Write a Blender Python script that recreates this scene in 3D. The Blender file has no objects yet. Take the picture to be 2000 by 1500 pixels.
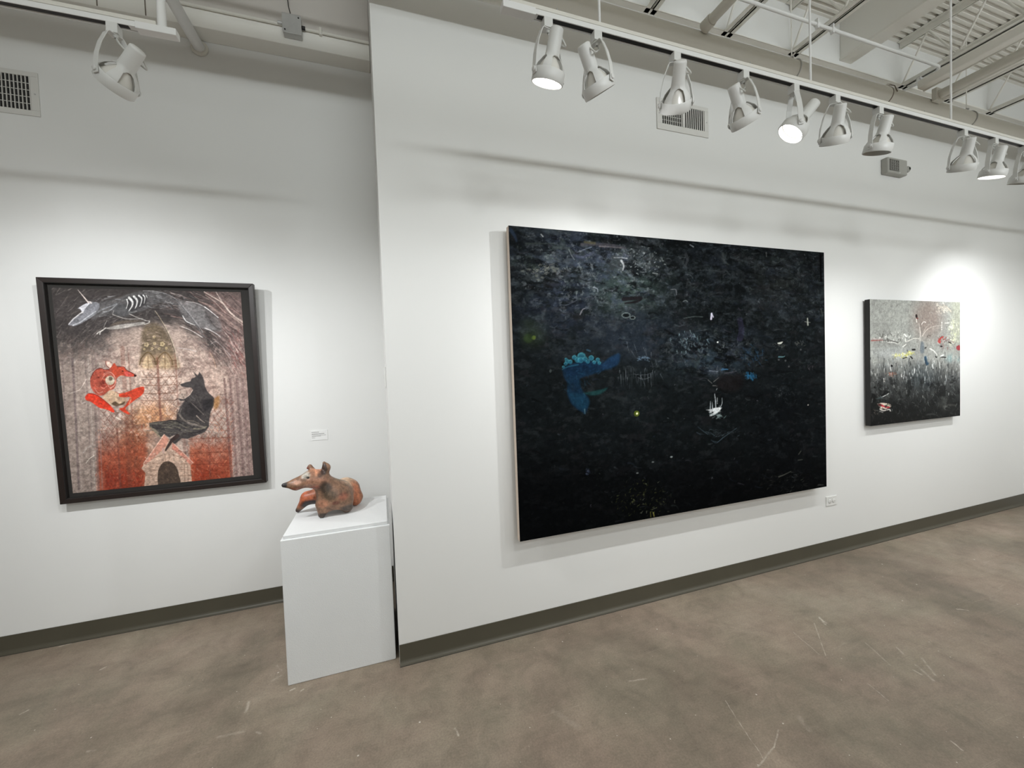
import bpy, bmesh, math, random
import numpy as np
from mathutils import Vector, Matrix, Euler

# ------------------------------------------------------------------ camera
SC = bpy.context.scene
COL = SC.collection
FPX = 772.716                       # focal length in pixels of the 2000x1500 frame
ROT = np.array([[0.94822101, -0.31552566, -0.03633839],
                [-0.04436642, -0.01829537, -0.99884779],
                [0.31449729, 0.94874066, -0.0313468]])   # world -> (right, down, forward)
CAM_POS = np.array([0.0, 0.0, 1.5])
cam_data = bpy.data.cameras.new('camera')
cam_data.sensor_fit = 'HORIZONTAL'
cam_data.sensor_width = 36.0
cam_data.lens = FPX * 36.0 / 2000.0
cam_data.clip_start = 0.02
cam = bpy.data.objects.new('camera', cam_data)
COL.objects.link(cam)
m = Matrix.Identity(4)
for i in range(3):
    m[i][0] = ROT[0][i]
    m[i][1] = -ROT[1][i]
    m[i][2] = -ROT[2][i]
    m[i][3] = CAM_POS[i]
cam.matrix_world = m
SC.camera = cam

# ------------------------------------------------------------------ world, exposure
world = bpy.data.worlds.new('world')
SC.world = world
world.use_nodes = True
world.node_tree.nodes['Background'].inputs[0].default_value = (0.8, 0.85, 0.9, 1)
world.node_tree.nodes['Background'].inputs[1].default_value = 0.02
SC.view_settings.view_transform = 'Standard'
SC.view_settings.look = 'None'
SC.view_settings.exposure = -0.04
SC.view_settings.gamma = 1.0
SC.view_settings.use_curve_mapping = False
SC.cycles.use_denoising = True
SC.cycles.max_bounces = 7
SC.cycles.diffuse_bounces = 5
SC.cycles.glossy_bounces = 3
SC.cycles.transmission_bounces = 4
SC.cycles.transparent_max_bounces = 8
SC.cycles.sample_clamp_indirect = 4.0

# ------------------------------------------------------------------ room lights
def area(name, loc, size_x, size_y, power, direction, color=(1, 1, 1), spread=180):
    d = bpy.data.lights.new(name, 'AREA')
    d.shape = 'RECTANGLE'
    d.size, d.size_y = size_x, size_y
    d.energy = power
    d.color = color
    d.spread = math.radians(spread)
    o = bpy.data.objects.new(name, d)
    COL.objects.link(o)
    o.location = loc
    o.rotation_euler = Vector(direction).to_track_quat('-Z', 'Y').to_euler()
    return o

L_STRIP = 70.0
L_FILL = 58.0
L_UP = 8.0
# the long light row across the room, facing this wall
area('light_row', (3.6, -5.5, 2.45), 11.0, 0.26, L_STRIP, (0, 1, 0.25), (0.92, 0.985, 1.0), 64)
# unseen fill lights, added to lift the room's ambient light and brighten the deck
for lx in (-2.0, 2.0, 5.0):
    area('room_fill', (lx, -3.4, 3.6), 1.2, 2.4, L_FILL, (0, 0, -1), (0.94, 0.99, 1.0))
for lx in (-1.6, 1.6, 4.8):
    area('deck_fill', (lx, 0.25, 2.72), 2.4, 0.12, L_UP, (0, 0, 1), (0.94, 0.99, 1.0), 124)
# second row of spotlights, on the parallel track behind the picture's edge
L_ROW = 19.0
for lx in (0.9, 2.1, 3.3, 4.5, 5.6):
    d = bpy.data.lights.new('row_spot', 'SPOT')
    d.energy, d.spot_size, d.spot_blend, d.shadow_soft_size = L_ROW, math.radians(140), 1.0, 0.03
    d.color = (0.97, 0.99, 1.0)
    o = bpy.data.objects.new('row_spot', d)
    COL.objects.link(o)
    o.location = (lx, 0.32, 2.45)
    o.rotation_euler = Vector((0.05, 0.78, -1.05)).to_track_quat('-Z', 'Y').to_euler()

# ------------------------------------------------------------------ helpers
def srgb(r, g, b):
    def f(c):
        c = c / 255.0
        return c / 12.92 if c <= 0.04045 else ((c + 0.055) / 1.055) ** 2.4
    return (f(r), f(g), f(b), 1.0)

class NT:
    def __init__(self, name):
        self.m = bpy.data.materials.new(name)
        self.m.use_nodes = True
        self.t = self.m.node_tree
        self.b = self.t.nodes['Principled BSDF']
    def n(self, typ, **kw):
        nd = self.t.nodes.new(typ)
        for k, v in kw.items():
            setattr(nd, k, v)
        return nd
    def l(self, a, b):
        self.t.links.new(a, b)
    def val(self, nd, **kw):
        for k, v in kw.items():
            nd.inputs[k].default_value = v

def plain(name, col, rough=0.5, metal=0.0, bump=0.0, bscale=200.0, var=0.0, vscale=3.0, spec=0.5):
    """base colour with a little noise in tone and an optional fine bump"""
    k = NT(name)
    k.b.inputs['Roughness'].default_value = rough
    k.b.inputs['Metallic'].default_value = metal
    k.b.inputs['Specular IOR Level'].default_value = spec
    tc = k.n('ShaderNodeTexCoord')
    if var > 0:
        no = k.n('ShaderNodeTexNoise')
        k.l(tc.outputs['Object'], no.inputs['Vector'])
        k.val(no, Scale=vscale, Detail=4.0)
        mx = k.n('ShaderNodeMix', data_type='RGBA')
        mx.inputs[6].default_value = tuple(c * (1 - var) for c in col[:3]) + (1,)
        mx.inputs[7].default_value = tuple(min(1, c * (1 + var)) for c in col[:3]) + (1,)
        k.l(no.outputs['Fac'], mx.inputs[0])
        k.l(mx.outputs[2], k.b.inputs['Base Color'])
    else:
        k.b.inputs['Base Color'].default_value = col
    if bump > 0:
        nb = k.n('ShaderNodeTexNoise')
        k.l(tc.outputs['Object'], nb.inputs['Vector'])
        k.val(nb, Scale=bscale, Detail=3.0)
        bp = k.n('ShaderNodeBump')
        k.val(bp, Strength=bump, Distance=0.002)
        k.l(nb.outputs['Fac'], bp.inputs['Height'])
        k.l(bp.outputs['Normal'], k.b.inputs['Normal'])
    return k.m

class MB:
    """collects shapes; build() links them as one mesh object"""
    def __init__(self):
        self.v, self.f = [], []
    def add(self, vs, fs):
        o = len(self.v)
        self.v += [tuple(p) for p in vs]
        self.f += [tuple(i + o for i in f) for f in fs]
        return self
    def box(self, x0, x1, y0, y1, z0, z1):
        vs = [(x, y, z) for x in (x0, x1) for y in (y0, y1) for z in (z0, z1)]
        fs = [(0, 1, 3, 2), (4, 6, 7, 5), (0, 4, 5, 1), (2, 3, 7, 6), (0, 2, 6, 4), (1, 5, 7, 3)]
        return self.add(vs, fs)
    def tube(self, pts, r, seg=12, cap=True, closed=False):
        """pts: polyline; r: radius or list of radii"""
        P = [Vector(p) for p in pts]
        n = len(P)
        rs = r if isinstance(r, (list, tuple)) else [r] * n
        up = None
        rings = []
        for i in range(n):
            if closed:
                t = (P[(i + 1) % n] - P[i - 1]).normalized()
            else:
                t = (P[min(i + 1, n - 1)] - P[max(i - 1, 0)]).normalized()
            if up is None:
                a = Vector((0, 0, 1)) if abs(t.z) < 0.9 else Vector((1, 0, 0))
                u = t.cross(a).normalized()
            else:
                u = (up - t * up.dot(t)).normalized()
            up = u
            w = t.cross(u)
            rings.append([P[i] + (u * math.cos(2 * math.pi * k / seg) + w * math.sin(2 * math.pi * k / seg)) * rs[i]
                          for k in range(seg)])
        vs = [p for ring in rings for p in ring]
        fs = []
        for i in range(n if closed else n - 1):
            j = (i + 1) % n
            for k in range(seg):
                k2 = (k + 1) % seg
                fs.append((i * seg + k, i * seg + k2, j * seg + k2, j * seg + k))
        if cap and not closed:
            fs.append(tuple(range(seg))[::-1])
            fs.append(tuple((n - 1) * seg + k for k in range(seg)))
        return self.add(vs, fs)
    def lathe(self, prof, seg=32, axis='z', origin=(0, 0, 0), closed=False):
        """prof: list of (radius, height) turned round an axis"""
        vs, fs = [], []
        n = len(prof)
        for (r, h) in prof:
            for k in range(seg):
                a = 2 * math.pi * k / seg
                c, s = r * math.cos(a), r * math.sin(a)
                p = {'z': (c, s, h), 'x': (h, c, s), 'y': (s, h, c)}[axis]
                vs.append((p[0] + origin[0], p[1] + origin[1], p[2] + origin[2]))
        for i in range(n if closed else n - 1):
            j = (i + 1) % n
            for k in range(seg):
                k2 = (k + 1) % seg
                fs.append((i * seg + k, i * seg + k2, j * seg + k2, j * seg + k))
        return self.add(vs, fs)
    def disc(self, r, h, seg=32, origin=(0, 0, 0), axis='z'):
        vs = []
        for k in range(seg):
            a = 2 * math.pi * k / seg
            c, s = r * math.cos(a), r * math.sin(a)
            p = {'z': (c, s, h), 'x': (h, c, s), 'y': (s, h, c)}[axis]
            vs.append((p[0] + origin[0], p[1] + origin[1], p[2] + origin[2]))
        return self.add(vs, [tuple(range(seg))])
    def ribbon(self, pts, side, width, thick):
        """flat strip along pts; side = unit vector of its width"""
        P = [Vector(p) for p in pts]
        s = Vector(side)
        vs, fs = [], []
        for i in range(len(P)):
            t = (P[min(i + 1, len(P) - 1)] - P[max(i - 1, 0)]).normalized()
            nrm = t.cross(s).normalized()
            for (a, b) in ((-1, -1), (1, -1), (1, 1), (-1, 1)):
                vs.append(P[i] + s * (a * width / 2) + nrm * (b * thick / 2))
        for i in range(len(P) - 1):
            for k in range(4):
                k2 = (k + 1) % 4
                fs.append((i * 4 + k, i * 4 + k2, i * 4 + 4 + k2, i * 4 + 4 + k))
        e = (len(P) - 1) * 4
        fs += [(3, 2, 1, 0), (e, e + 1, e + 2, e + 3)]
        return self.add(vs, fs)
    def mesh(self, name):
        me = bpy.data.meshes.new(name)
        me.from_pydata(self.v, [], self.f)
        bm = bmesh.new()
        bm.from_mesh(me)
        bmesh.ops.recalc_face_normals(bm, faces=bm.faces)
        bm.to_mesh(me)
        bm.free()
        return me
    def build(self, name, mat, parent=None, smooth=False, bevel=0.0, loc=None, segs=2):
        me = self.mesh(name)
        o = bpy.data.objects.new(name, me)
        COL.objects.link(o)
        if mat:
            me.materials.append(mat)
        if parent:
            o.parent = parent
        if loc:
            o.location = loc
        if bevel > 0:
            bv = o.modifiers.new('bevel', 'BEVEL')
            bv.width = bevel
            bv.segments = segs
            bv.limit_method = 'ANGLE'
        if smooth:
            me.polygons.foreach_set('use_smooth', [True] * len(me.polygons))
            me.set_sharp_from_angle(angle=math.radians(40))
        return o

def tag(o, label=None, cat=None, group=None, kind=None):
    if label: o['label'] = label
    if cat: o['category'] = cat
    if group: o['group'] = group
    if kind: o['kind'] = kind
    return o

def empty(name, loc=(0, 0, 0), label=None, cat=None, group=None, rot=(0, 0, 0)):
    o = bpy.data.objects.new(name, None)
    o.empty_display_size = 0.1
    COL.objects.link(o)
    o.location = loc
    o.rotation_euler = rot
    return tag(o, label, cat, group)

def struct(name, mb, mat, **kw):
    return tag(mb.build(name, mat, **kw), kind='structure')

def arc(c, r, a0, a1, n, plane='xy'):
    out = []
    for i in range(n + 1):
        a = math.radians(a0 + (a1 - a0) * i / n)
        p, q = r * math.cos(a), r * math.sin(a)
        out.append({'xy': (c[0] + p, c[1] + q, c[2]), 'xz': (c[0] + p, c[1], c[2] + q), 'yz': (c[0], c[1] + p, c[2] + q)}[plane])
    return out

# ------------------------------------------------------------------ the room
YA, YB = 2.11, 3.02          # the two wall planes: right wall, recessed left wall
XC = 0.030                   # outer corner between them
ZDECK = 4.05

M_WALL = plain('wall_paint', (0.80, 0.80, 0.785, 1), 0.6, bump=0.10, bscale=420, var=0.012, vscale=1.5, spec=0.25)
M_PED = plain('pedestal_paint', (0.78, 0.79, 0.79, 1), 0.55, bump=0.5, bscale=260, var=0.02, vscale=8, spec=0.3)
M_BASE = plain('rubber_base', srgb(76, 72, 60), 0.45, var=0.10, vscale=6, spec=0.4)
M_BASEGAP = plain('base_gap', srgb(26, 24, 22), 0.9)
M_STEEL = plain('steel_paint', (0.82, 0.80, 0.745, 1), 0.5, var=0.03, vscale=4, spec=0.35)
M_DECK = plain('deck_paint', (0.86, 0.84, 0.785, 1), 0.55, var=0.04, vscale=2, spec=0.3)
M_BLOCK = plain('beam_paint', (0.85, 0.835, 0.785, 1), 0.6, bump=0.15, bscale=300, var=0.03, vscale=2, spec=0.3)
M_JOINT = plain('joint_grey', srgb(120, 110, 100), 0.8)  # dull grey-brown of block joints and pipe bands
M_WHITE = plain('white_enamel', (0.80, 0.80, 0.79, 1), 0.38, var=0.01, spec=0.5)
M_CREAM = plain('cream_enamel', (0.72, 0.70, 0.64, 1), 0.4, var=0.02, spec=0.5)
M_BLACK = plain('black', (0.012, 0.011, 0.011, 1), 0.6)
M_DUCT = plain('duct_paint', (0.64, 0.62, 0.555, 1), 0.42, var=0.03, vscale=3, spec=0.45)
M_GREYMET = plain('galvanised', (0.50, 0.50, 0.49, 1), 0.4, metal=0.3, var=0.1, vscale=30)

def floor_material():
    k = NT('concrete_floor')
    tc = k.n('ShaderNodeTexCoord')
    geo = tc.outputs['Object']
    def noise(scale, detail, rough=0.6, dist=0.0, vec=None):
        a = k.n('ShaderNodeTexNoise')
        k.l(vec if vec else geo, a.inputs['Vector'])
        k.val(a, Scale=scale, Detail=detail, Roughness=rough, Distortion=dist)
        return a.outputs['Fac']
    def ramp(fac, stops):
        r = k.n('ShaderNodeValToRGB')
        e = r.color_ramp.elements
        while len(e) < len(stops): e.new(0.5)
        for el, (p, c) in zip(e, stops):
            el.position = p
            el.color = c
        k.l(fac, r.inputs['Fac'])
        return r.outputs['Color']
    def mix(fac, a, b, mode='MIX'):
        mx = k.n('ShaderNodeMix', data_type='RGBA', blend_type=mode)
        if isinstance(fac, float): mx.inputs[0].default_value = fac
        else: k.l(fac, mx.inputs[0])
        for s, x in ((6, a), (7, b)):
            if isinstance(x, tuple): mx.inputs[s].default_value = x
            else: k.l(x, mx.inputs[s])
        return mx.outputs[2]
    g = lambda v: (v, v, v, 1)
    base = ramp(noise(0.9, 6, 0.62, 0.6), [(0.32, FLOOR_A), (0.52, FLOOR_B), (0.70, FLOOR_C)])
    warm = ramp(noise(2.3, 5, 0.6, 0.3), [(0.35, (0.95, 0.99, 0.95, 1)), (0.65, (1.04, 1.0, 0.99, 1))])
    c = mix(1.0, base, warm, 'MULTIPLY')
    med = ramp(noise(7.0, 8, 0.72, 0.4), [(0.3, g(0.74)), (0.5, g(1.0)), (0.72, g(1.2))])
    c = mix(0.9, c, med, 'MULTIPLY')
    fine = ramp(noise(130.0, 4, 0.75), [(0.3, g(0.72)), (0.7, g(1.24))])
    c = mix(0.75, c, fine, 'MULTIPLY')
    # streaks of wiping along one direction
    mp = k.n('ShaderNodeMapping')
    k.l(geo, mp.inputs['Vector'])
    mp.inputs['Rotation'].default_value = (0, 0, math.radians(28))
    mp.inputs['Scale'].default_value = (1.0, 9.0, 1.0)
    st = ramp(noise(2.2, 6, 0.7, 0.2, mp.outputs['Vector']), [(0.35, g(0.90)), (0.68, g(1.10))])
    c = mix(0.6, c, st, 'MULTIPLY')
    # thin pale scratches: the ridge of a stretched noise, only in patches
    for rot, sc, seed in ((52, 0.9, 3.0), (-35, 1.1, 9.0), (12, 0.7, 17.0)):
        m2 = k.n('ShaderNodeMapping')
        k.l(geo, m2.inputs['Vector'])
        m2.inputs['Rotation'].default_value = (0, 0, math.radians(rot))
        m2.inputs['Location'].default_value = (seed, seed * 0.7, 0)
        m2.inputs['Scale'].default_value = (0.25 * sc, 5.0 * sc, 1.0)
        nv = noise(2.0, 2, 0.5, 0.5, m2.outputs['Vector'])
        sub = k.n('ShaderNodeMath', operation='SUBTRACT'); k.l(nv, sub.inputs[0]); sub.inputs[1].default_value = 0.5
        ab = k.n('ShaderNodeMath', operation='ABSOLUTE'); k.l(sub.outputs[0], ab.inputs[0])
        lt = k.n('ShaderNodeMapRange'); k.l(ab.outputs[0], lt.inputs['Value'])
        k.val(lt, **{'From Min': 0.0, 'From Max': 0.004, 'To Min': 1.0, 'To Max': 0.0})
        pm = k.n('ShaderNodeMapRange'); k.l(noise(1.6 + seed * 0.05, 3, 0.6), pm.inputs['Value'])
        k.val(pm, **{'From Min': 0.57, 'From Max': 0.66, 'To Min': 0.0, 'To Max': 0.34})
        mu = k.n('ShaderNodeMath', operation='MULTIPLY'); k.l(lt.outputs[0], mu.inputs[0]); k.l(pm.outputs[0], mu.inputs[1])
        c = mix(mu.outputs[0], c, srgb(176, 164, 148))
    # paint specks
    for scale, thr, mask in ((9.0, 0.045, 0.60), (22.0, 0.06, 0.66)):
        vo = k.n('ShaderNodeTexVoronoi')
        k.l(geo, vo.inputs['Vector'])
        k.val(vo, Scale=scale, Randomness=1.0)
        mr = k.n('ShaderNodeMapRange'); k.l(vo.outputs['Distance'], mr.inputs['Value'])
        k.val(mr, **{'From Min': thr * 0.6, 'From Max': thr, 'To Min': 1.0, 'To Max': 0.0})
        sep = k.n('ShaderNodeSeparateColor'); k.l(vo.outputs['Color'], sep.inputs[0])
        gt = k.n('ShaderNodeMath', operation='GREATER_THAN'); k.l(sep.outputs[0], gt.inputs[0]); gt.inputs[1].default_value = mask
        mu = k.n('ShaderNodeMath', operation='MULTIPLY'); k.l(mr.outputs[0], mu.inputs[0]); k.l(gt.outputs[0], mu.inputs[1])
        m3 = k.n('ShaderNodeMath', operation='MULTIPLY'); k.l(mu.outputs[0], m3.inputs[0]); m3.inputs[1].default_value = 0.75
        c = mix(m3.outputs[0], c, srgb(214, 206, 196))
    # scuffs and scratches with a place of their own
    sx = k.n('ShaderNodeSeparateXYZ'); k.l(geo, sx.inputs[0])
    def mth(op, a, b=None, clamp=False):
        nd = k.n('ShaderNodeMath', operation=op, use_clamp=clamp)
        for i, x in enumerate((a, b)):
            if x is None: continue
            if isinstance(x, (int, float)): nd.inputs[i].default_value = x
            else: k.l(x, nd.inputs[i])
        return nd.outputs[0]
    wob = mth('MULTIPLY', mth('SUBTRACT', noise(14, 3), 0.5), 0.02)
    X = mth('ADD', sx.outputs[0], wob)
    Y = mth('ADD', sx.outputs[1], wob)
    rough_mask = noise(40, 4, 0.7)
    for (ax, ay, bx, by, w, s) in FLOOR_SCRATCHES:
        dx, dy = bx - ax, by - ay
        L2 = dx * dx + dy * dy
        px, py = mth('SUBTRACT', X, ax), mth('SUBTRACT', Y, ay)
        t = mth('DIVIDE', mth('ADD', mth('MULTIPLY', px, dx), mth('MULTIPLY', py, dy)), L2, True)
        ex = mth('SUBTRACT', px, mth('MULTIPLY', t, dx))
        ey = mth('SUBTRACT', py, mth('MULTIPLY', t, dy))
        d = mth('SQRT', mth('ADD', mth('MULTIPLY', ex, ex), mth('MULTIPLY', ey, ey)))
        mr = k.n('ShaderNodeMapRange'); k.l(d, mr.inputs['Value'])
        k.val(mr, **{'From Min': w * 0.35, 'From Max': w, 'To Min': s, 'To Max': 0.0})
        rm = k.n('ShaderNodeMapRange'); k.l(rough_mask, rm.inputs['Value'])
        k.val(rm, **{'From Min': 0.38, 'From Max': 0.56, 'To Min': 0.15, 'To Max': 1.0})
        c = mix(mth('MULTIPLY', mr.outputs[0], rm.outputs[0]), c, srgb(196, 186, 172))
    k.l(c, k.b.inputs['Base Color'])
    rr = k.n('ShaderNodeMapRange'); k.l(noise(3.0, 5), rr.inputs['Value'])
    k.val(rr, **{'From Min': 0.3, 'From Max': 0.7, 'To Min': 0.42, 'To Max': 0.62})
    k.l(rr.outputs[0], k.b.inputs['Roughness'])
    k.b.inputs['Specular IOR Level'].default_value = 0.35
    bp = k.n('ShaderNodeBump'); k.val(bp, Strength=0.08, Distance=0.002)
    k.l(noise(60, 4), bp.inputs['Height']); k.l(bp.outputs[0], k.b.inputs['Normal'])
    return k.m

FLOOR_A, FLOOR_B, FLOOR_C = srgb(110, 99, 87), srgb(136, 123, 109), srgb(152, 139, 125)
# ax, ay, bx, by, half width, strength : pale scuffs on the concrete
FLOOR_SCRATCHES = [
 (2.294,1.580,2.082,1.378,0.0029,0.50),
 (2.373,1.605,2.333,1.545,0.0076,0.50),
 (1.391,1.344,1.313,1.099,0.0024,0.50),
 (1.477,1.164,1.390,1.114,0.0039,0.45),
 (1.390,1.114,1.266,1.081,0.0038,0.40),
 (2.363,1.598,2.352,1.552,0.0064,0.55),
 (2.410,1.180,2.368,1.100,0.0084,0.40),
 (2.473,1.289,2.446,1.248,0.0067,0.35),
 (2.496,1.202,2.416,1.115,0.0064,0.35),
 (2.364,1.169,2.360,1.137,0.0063,0.35),
 (2.044,0.896,2.033,0.860,0.0051,0.60),
 (-0.648,2.061,-0.650,2.121,0.0088,0.50),
 (-1.478,2.652,-1.461,2.669,0.0065,0.70),
 (-0.478,2.126,-0.462,2.132,0.0069,0.80),
 (-0.430,2.104,-0.420,2.110,0.0057,0.80),
 (0.232,1.638,0.242,1.601,0.0049,0.70),
 (-0.721,1.954,-0.625,1.943,0.0081,0.25),
 (-0.572,1.923,-0.549,1.909,0.0061,0.30),
 (-1.214,2.071,-1.189,2.066,0.0079,0.40),
 (-0.584,2.227,-0.548,2.249,0.0072,0.25),
 (1.063,1.595,1.147,1.576,0.0055,0.35),
 (0.654,1.567,0.723,1.461,0.0177,0.12),
 (1.611,1.177,1.591,1.121,0.0149,0.15),
 (3.175,1.364,3.214,1.338,0.0076,0.50),
 (-1.632,2.443,-1.650,2.423,0.0057,0.60),
 (2.370,1.371,2.299,1.223,0.0045,0.30),
 (2.048,1.100,2.073,1.191,0.0040,0.35),
 (2.108,1.563,2.063,1.397,0.0038,0.35),
 (-1.835,2.985,-1.793,2.992,0.0086,0.50),
 (-0.586,2.339,-0.551,2.287,0.0050,0.20),
]
M_FLOOR = floor_material()

# floor slab
struct('floor', MB().box(-5.0, 6.3, -8.0, 3.3, -0.2, 0.0), M_FLOOR)
# right wall with its end face, recessed left wall, room walls out of the picture
struct('wall_right', MB().box(XC, 6.3, YA, YB, 0.0, 4.3), M_WALL)
struct('wall_left', MB().box(-5.0, XC, YB, YB + 0.25, 0.0, 4.3), M_WALL)
struct('wall_far_right', MB().box(6.02, 6.3, -8.0, YA, 0.0, 4.3), M_WALL)
struct('wall_far_left', MB().box(-5.2, -5.0, -8.0, YB + 0.25, 0.0, 4.3), M_WALL)
struct('wall_back', MB().box(-5.2, 6.3, -8.2, -8.0, 0.0, 4.3), M_WALL)

# rubber cove bases: profile (distance from wall, height) swept along x
def cove(name, x0, x1, y, yend=None):
    prof = [(0.0, 0.102), (0.0045, 0.102), (0.005, 0.099), (0.005, 0.024), (0.009, 0.011), (0.017, 0.004), (0.023, 0.0028), (0.024, 0.0015), (0.0, 0.0015)]
    vs, fs = [], []
    n = len(prof)
    for x in (x0, x1):
        for (d, h) in prof:
            vs.append((x, y - d, h))
    for i in range(n):
        j = (i + 1) % n
        fs.append((i, j, n + j, n + i))
    fs += [tuple(range(n)), tuple(range(n, 2 * n))[::-1]]
    o = struct(name, MB().add(vs, fs), M_BASE, smooth=True)
    MB().box(x0, x1, y - 0.0262, y - 0.0005, 0.0002, 0.0014).build('base_gap', M_BASEGAP, o)
    return o
cove('baseboard_right', XC + 0.001, 6.02, YA)
cove('baseboard_left', -5.0, XC - 0.001, YB)

# steel deck above: ribbed sheet, ribs along x
vs, fs = [], []
y, prof = YA, []
P0 = 0.0435
while y > -8.0:
    prof += [(y, ZDECK), (y - 0.020, ZDECK), (y - 0.024, ZDECK + 0.019), (y - 0.0395, ZDECK + 0.019)]
    y -= P0
for x in (XC - 6, 6.3):
    vs += [(x, p, z) for p, z in prof]
n = len(prof)
fs = [(i, i + 1, n + i + 1, n + i) for i in range(n - 1)]
deck = struct('ceiling', MB().add(vs, fs), M_DECK)
struct('ceiling_slab', MB().box(-5.2, 6.3, -8.2, 3.3, ZDECK + 0.08, 4.4), M_DECK)

# lintel beam over the recess, a little proud of the left wall, with block joints
M_TAUPE = plain('taupe_block', (0.60, 0.565, 0.525, 1), 0.65, bump=0.15, bscale=300, var=0.03, vscale=2, spec=0.25)
beam = struct('beam_left', MB().box(-5.0, XC - 0.002, 2.90, YB - 0.0005, 3.648, 3.760), M_BLOCK, bevel=0.004)
struct('wall_upper_left', MB().box(-5.0, XC - 0.002, 2.915, YB - 0.0005, 3.760, 4.10), M_TAUPE)
jm = MB()
for jx in (-2.35, -1.88, -1.425, -1.203):
    jm.box(jx - 0.003, jx + 0.003, 2.8992, 2.9005, 3.650, 3.758)
jm.build('joint_line', M_JOINT, beam)

# angle along the right wall under the joists
tag(MB().box(XC, 6.02, YA - 0.012, YA, 3.694, 3.724).box(XC, 6.02, YA - 0.035, YA, 3.690, 3.695).build('ledger_angle', M_STEEL),
    'long flat steel angle fixed along the wall behind the pipe, carrying the joist ends', 'ledger')

# girder
g = empty('girder', (3.47, 0, ZDECK), 'deep solid boxed girder between the open steel joists', 'girder')
MB().box(-0.055, 0.058, -8.0, YA, -0.28, -0.001).build('girder_body', M_BLOCK, g, bevel=0.004)
MB().box(-0.06, 0.066, -8.0, YA, -0.284, -0.268).build('bottom_flange', M_STEEL, g)

# open-web joists
JOISTS = [
 (1.68, 'open-web steel joist nearest the left end of the long track'),
 (2.29, 'second open-web steel joist from the left, just right of the stub pipe'),
 (2.90, 'open-web steel joist just left of the deep boxed girder'),
 (4.13, 'open-web steel joist just right of the deep boxed girder'),
 (4.74, 'open-web steel joist above the bundle of side pipes, second right of the girder'),
 (5.37, 'open-web steel joist farthest right along the wall'),
]
def joist(x, label):
    t = empty('roof_joist', (x, 0, 3.69), label, 'joist', 'open-web roof joists')
    y0, y1 = -8.0, YA - 0.005
    H = ZDECK - 3.69
    top = MB()
    for s in (-1, 1):
        top.box(s * 0.006, s * 0.045, y0, y1, H - 0.006, H - 0.001)
        top.box(s * 0.006, s * 0.012, y0, y1, H - 0.045, H - 0.001)
    top.build('top_chord', M_STEEL, t)
    bot = MB()
    for s in (-1, 1):
        bot.box(s * 0.008, s * 0.040, y0, y1, 0.0, 0.005)
        bot.box(s * 0.008, s * 0.013, y0, y1, 0.0, 0.034)
    bot.build('bottom_chord', M_STEEL, t)
    yy, up = YA - 0.01, True
    for i in range(14):
        z0, z1 = (0.02, H - 0.03) if up else (H - 0.03, 0.02)
        MB().tube([(0, yy, z0), (0, yy - 0.165, z1)], 0.0072, 8).build('web_rod', M_STEEL, t, smooth=True)
        yy -= 0.165
        up = not up
    return t
for x, lb in JOISTS:
    joist(x, lb)

# ------------------------------------------------------------------ pipes overhead
# the large pipe along the wall
pipe = empty('overhead_pipe', (0, 1.90, 3.381), 'thick cream pipe running along the wall behind the track', 'pipe')
MB().tube([(-5.0, 0, 0), (6.02, 0, 0)], 0.0605, 32).build('pipe_run', M_DUCT, pipe, smooth=True)
for cx in (3.53,):
    MB().lathe([(0.0605, -0.004), (0.0625, -0.003), (0.0625, 0.003), (0.0605, 0.004)], 32, 'x', (cx, 0, 0)).build('joint_band', M_JOINT, pipe, smooth=True)
# side branches to the front of the big pipe
def branch(name, x, z, r, yend, label, saddle=True, y1=1.836):
    t = empty(name, (x, y1, z), label, 'pipe')
    MB().tube([(0, 0, 0), (0, yend - y1, 0)], r, 20).build('pipe_run', M_DUCT, t, smooth=True)
    if saddle:
        MB().tube([(0, 0.0, 0), (0, -0.055, 0.0)], [r * 1.25, r * 1.2], 20).build('fitting', M_DUCT, t, smooth=True)
    return t
branch('branch_pipe', 1.845, 3.425, 0.027, -3.0, 'single side pipe meeting the thick pipe above the vent')
bp2 = branch('branch_pipe', 4.00, 3.425, 0.030, -3.0, 'round side pipe with a square flange at the thick pipe', saddle=False)
MB().box(-0.045, 0.045, -0.030, 0.0, -0.045, 0.045).build('flange', M_DUCT, bp2, bevel=0.003)
t = empty('duct_channel', (3.83, 1.86, 3.47), 'wide flat channel beside the round side pipe right of the girder', 'duct')
MB().box(-0.034, 0.034, -5.0, -0.02, -0.025, 0.03).build('channel_body', M_STEEL, t, bevel=0.006)
MB().box(0.034, 0.038, -5.0, -0.02, -0.032, 0.03).build('channel_lip', M_STEEL, t)
tag(MB().box(4.10, 4.128, -3.0, 1.93, 3.428, 3.452).build('strut_rail', M_STEEL), 'slim square rail right of the round side pipe', 'rail')

# thin conduit with a bend, clamped under the joists
cp = [(-2.0, 1.835, 3.655), (4.02, 1.835, 3.655)] + [(4.02 + 0.10 * math.sin(a), 1.935 - 0.10 * math.cos(a), 3.655) for a in [math.radians(d) for d in range(10, 91, 10)]] + [(4.12, 2.10, 3.655)]
t = empty('conduit', (0, 0, 0), 'thin bright conduit crossing under the joists and bending to the wall', 'conduit')
MB().tube(cp, 0.0105, 12).build('conduit_run', M_WHITE, t, smooth=True)
for cx in (2.76, 2.90):
    MB().tube([(cx - 0.012, 1.835, 3.655), (cx + 0.012, 1.835, 3.655)], 0.015, 12).box(cx - 0.006, cx + 0.006, 1.825, 1.845, 3.630, 3.690).build('clamp', M_WHITE, t, smooth=True)
MB().box(4.105, 4.135, 1.972, 1.996, 3.635, 3.690).build('clamp', M_WHITE, t)

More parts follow.
